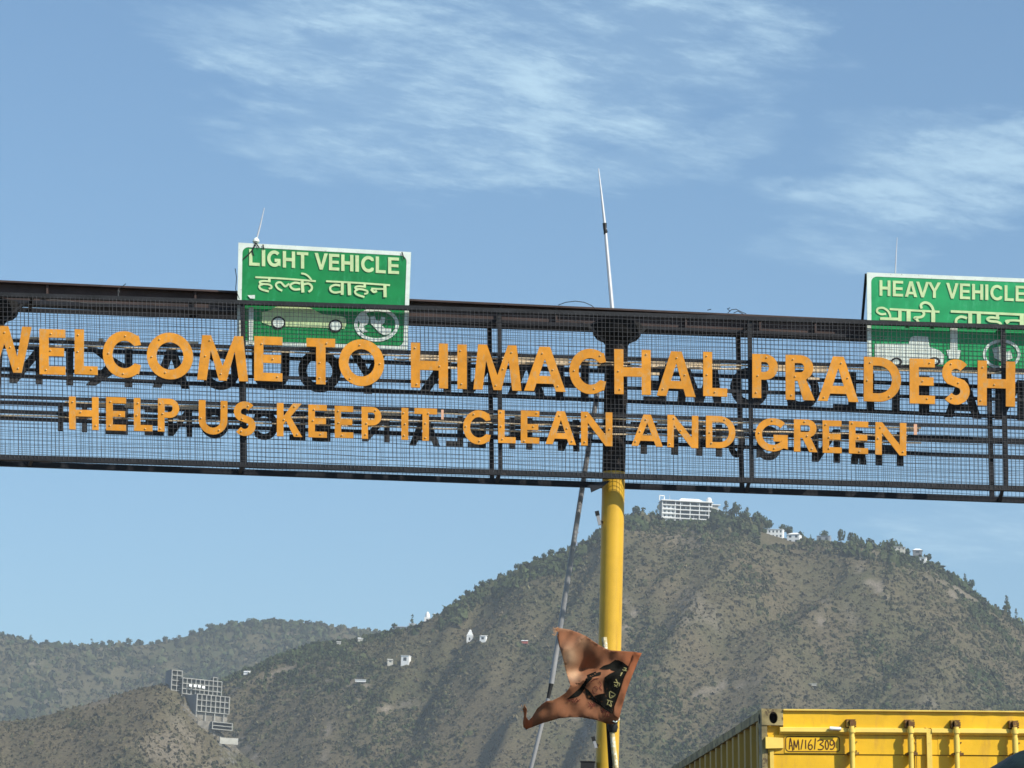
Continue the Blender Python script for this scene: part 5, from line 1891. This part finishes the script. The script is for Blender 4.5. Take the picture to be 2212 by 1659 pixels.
cb('door_overlap_strip', lambda b: b.box(1.2005, 1.2375, -.024, .03, -CH + .15, -.142).add([(1.2005, -.024, -.142), (1.2375, -.024, -.142), (1.2005, .03, -.142), (1.2375, .03, -.142), (1.192, -.024, -.128), (1.192, .03, -.128)], [(0, 1, 4), (2, 5, 3), (1, 3, 5, 4), (0, 4, 5, 2)]), M['gasket'])
cb('seam_strip', lambda b: b.box(1.125, 1.1285, -.001, .0038, -CH + .2, -.19), M['rust'])
cb('white_tube', lambda b: b.tube([(.486, -.048, -.142), (.500, -.048, -.144), (.569, -.046, -.146)], [.012, .0135, .013], 12), M['bwhite'], smooth=True)
for zc in (-.247, -.95, -1.65, -2.3):
    for s in (0, 1):
        x0, x1 = (.022, .155) if s == 0 else (CW - .155, CW - .022)
        cb('hinge', lambda b: b.hexa([(x0, -.034, zc - .042), (x1, -.010, zc - .036), (x1, .003, zc - .036), (x0, .003, zc - .042), (x0, -.034, zc + .042), (x1, -.010, zc + .036), (x1, .003, zc + .036), (x0, .003, zc + .042)]), M['gasket'])


def corrug(b, x_out, x_in, y0, y1, z0, z1):
    y = y0
    prof = [(y0, x_in)]
    while y < y1 - .3:
        prof += [(y + .07, x_in), (y + .104, x_out), (y + .174, x_out), (y + .208, x_in)]
        y += .278
        prof.append((y, x_in))
    prof.append((y1, x_in))
    n = len(prof)
    b.add([(x, yy, z0) for yy, x in prof] + [(x, yy, z1) for yy, x in prof], [(i + 1, i, n + i, n + i + 1) for i in range(n - 1)])


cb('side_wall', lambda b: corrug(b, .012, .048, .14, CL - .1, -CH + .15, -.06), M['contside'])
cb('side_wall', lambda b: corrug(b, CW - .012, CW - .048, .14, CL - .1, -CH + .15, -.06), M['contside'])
for s, (x0, x1) in enumerate(((0.002, .05), (CW - .05, CW - .002))):
    cb('top_side_rail', lambda b: b.box(x0, x1, .161, CL - .16, -.068, -.006), M['conttop'])
    cb('bottom_side_rail', lambda b: b.box(x0, x1, .14, CL - .16, -CH, -CH + .148), M['contside'])
cb('door_sill', lambda b: b.box(0.01, CW - .01, .0, .14, -CH, -CH + .14), M['cont'])
cb('floor', lambda b: b.box(.06, CW - .06, .16, CL - .1, -CH + .02, -CH + .14), M['rust'])
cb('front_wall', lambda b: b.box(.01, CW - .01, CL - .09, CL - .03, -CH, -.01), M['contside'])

# trailer that carries the container
tz = O.z - CH - .12
tr = thing('container_trailer', (O.x + CW / 2 - .6, O.y + 6, 0), 'low steel trailer under the yellow container', 'trailer')
TX = Matrix.Translation((O.x, O.y, 0)) @ Matrix.Rotation(math.radians(5.17), 4, 'Z')


def tb(name, fn, m, parent=tr):
    b = MB()
    fn(b)
    return b.build(name, m, parent, xf=TX, smooth=False)


for x in (.55, 1.65):
    tb('chassis_beam', lambda b: b.box(x - .1, x + .1, .3, 12.2, tz - .42, tz - .02), M['rail'])
for y in (.2, 4, 8, 11.9):
    tb('bolster', lambda b: b.box(-.1, 2.3, y - .1, y + .1, tz - .019, tz + .05), M['rail'])
for y in (1.6, 3.0, 11.2):
    tb('axle', lambda b: b.tube([(-.05, y, .52), (2.3, y, .52)], .08, 10), M['rail'])
    for x in (-.15, 1.85):
        w_ = tb('wheel', lambda b: b.tube([(x, y, .52), (x + .5, y, .52)], .52, 28), M['tyre'])
        tb('rim', lambda b: b.tube([(x - .01, y, .52), (x + .51, y, .52)], .27, 18), M['signback'], w_)

# tarpaulin-covered load of the next lorry, only its top corner in the frame
YT = 17.0
tpos = at(2330, 1640, YT)
lt = thing('lorry', (tpos.x, YT + 1.2, 0), 'lorry with dark green tarpaulin over its load, bottom right corner', 'lorry')
nx, ny = 60, 40
V, F = [], []
hx = lambda x: np.interp(x, [2128, 2150, 2180, 2212, 2260, 2340, 2600, 2900], [1672, 1655, 1638, 1624, 1612, 1603, 1600, 1600])
for j in range(ny + 1):
    for i in range(nx + 1):
        x = 2110 + 760 * (i / nx) ** 1.25
        yy = YT - .5 + 4.6 * j / ny
        e = float(hx(x))
        p = at(x, e, YT)
        dz = .022 * float(fbm(np.array(p.x * 7), np.array(yy * 4), 4, 3)) - .012 + .012 * math.sin(p.x * 23 + yy * 3)
        edge = max(0, (YT - .1 - yy) / .4)
        V.append((p.x, yy, p.z + dz - .35 * edge ** 2 - (1.2 if i == 0 else 0)))
for j in range(ny):
    for i in range(nx):
        a = j * (nx + 1) + i
        F.append((a, a + 1, a + nx + 2, a + nx + 1))
b = MB()
b.add(V, F)
b.build('tarpaulin', M['tarp'], lt, smooth=True)
x0, x1 = at(2150, 1700, YT).x, at(2860, 1700, YT).x
z1 = at(2200, 1690, YT).z
MB().box(x0, x1, YT - .35, YT + 4, 1.1, z1 - .12).build('cargo_body', M['tarp'], lt)
MB().box(x0 + .2, x1 - .2, YT - .3, YT + 4, .75, 1.09).build('chassis', M['rail'], lt)
for y in (YT + .5, YT + 3.2):
    for x in (x0 + .1, x1 - .45):
        MB().tube([(x, y, .5), (x + .35, y, .5)], .5, 26).build('wheel', M['tyre'], lt)

# ------------------------------------------------------------------ haze
hz = MB().box(-5400, 5400, -5400, 5400, -4, 620)
hm_ = bpy.data.materials.new('haze')
hm_.use_nodes = True
t = hm_.node_tree
t.nodes.clear()
pv = N(t, 'ShaderNodeVolumePrincipled')
pv.inputs['Color'].default_value = (0.74, 0.84, 0.92, 1)
pv.inputs['Density'].default_value = 0.00010
pv.inputs['Anisotropy'].default_value = 0.0
oo = N(t, 'ShaderNodeOutputMaterial')
L(t, pv.outputs[0], oo.inputs['Volume'])
tag(hz.build('haze', hm_), kind='stuff')
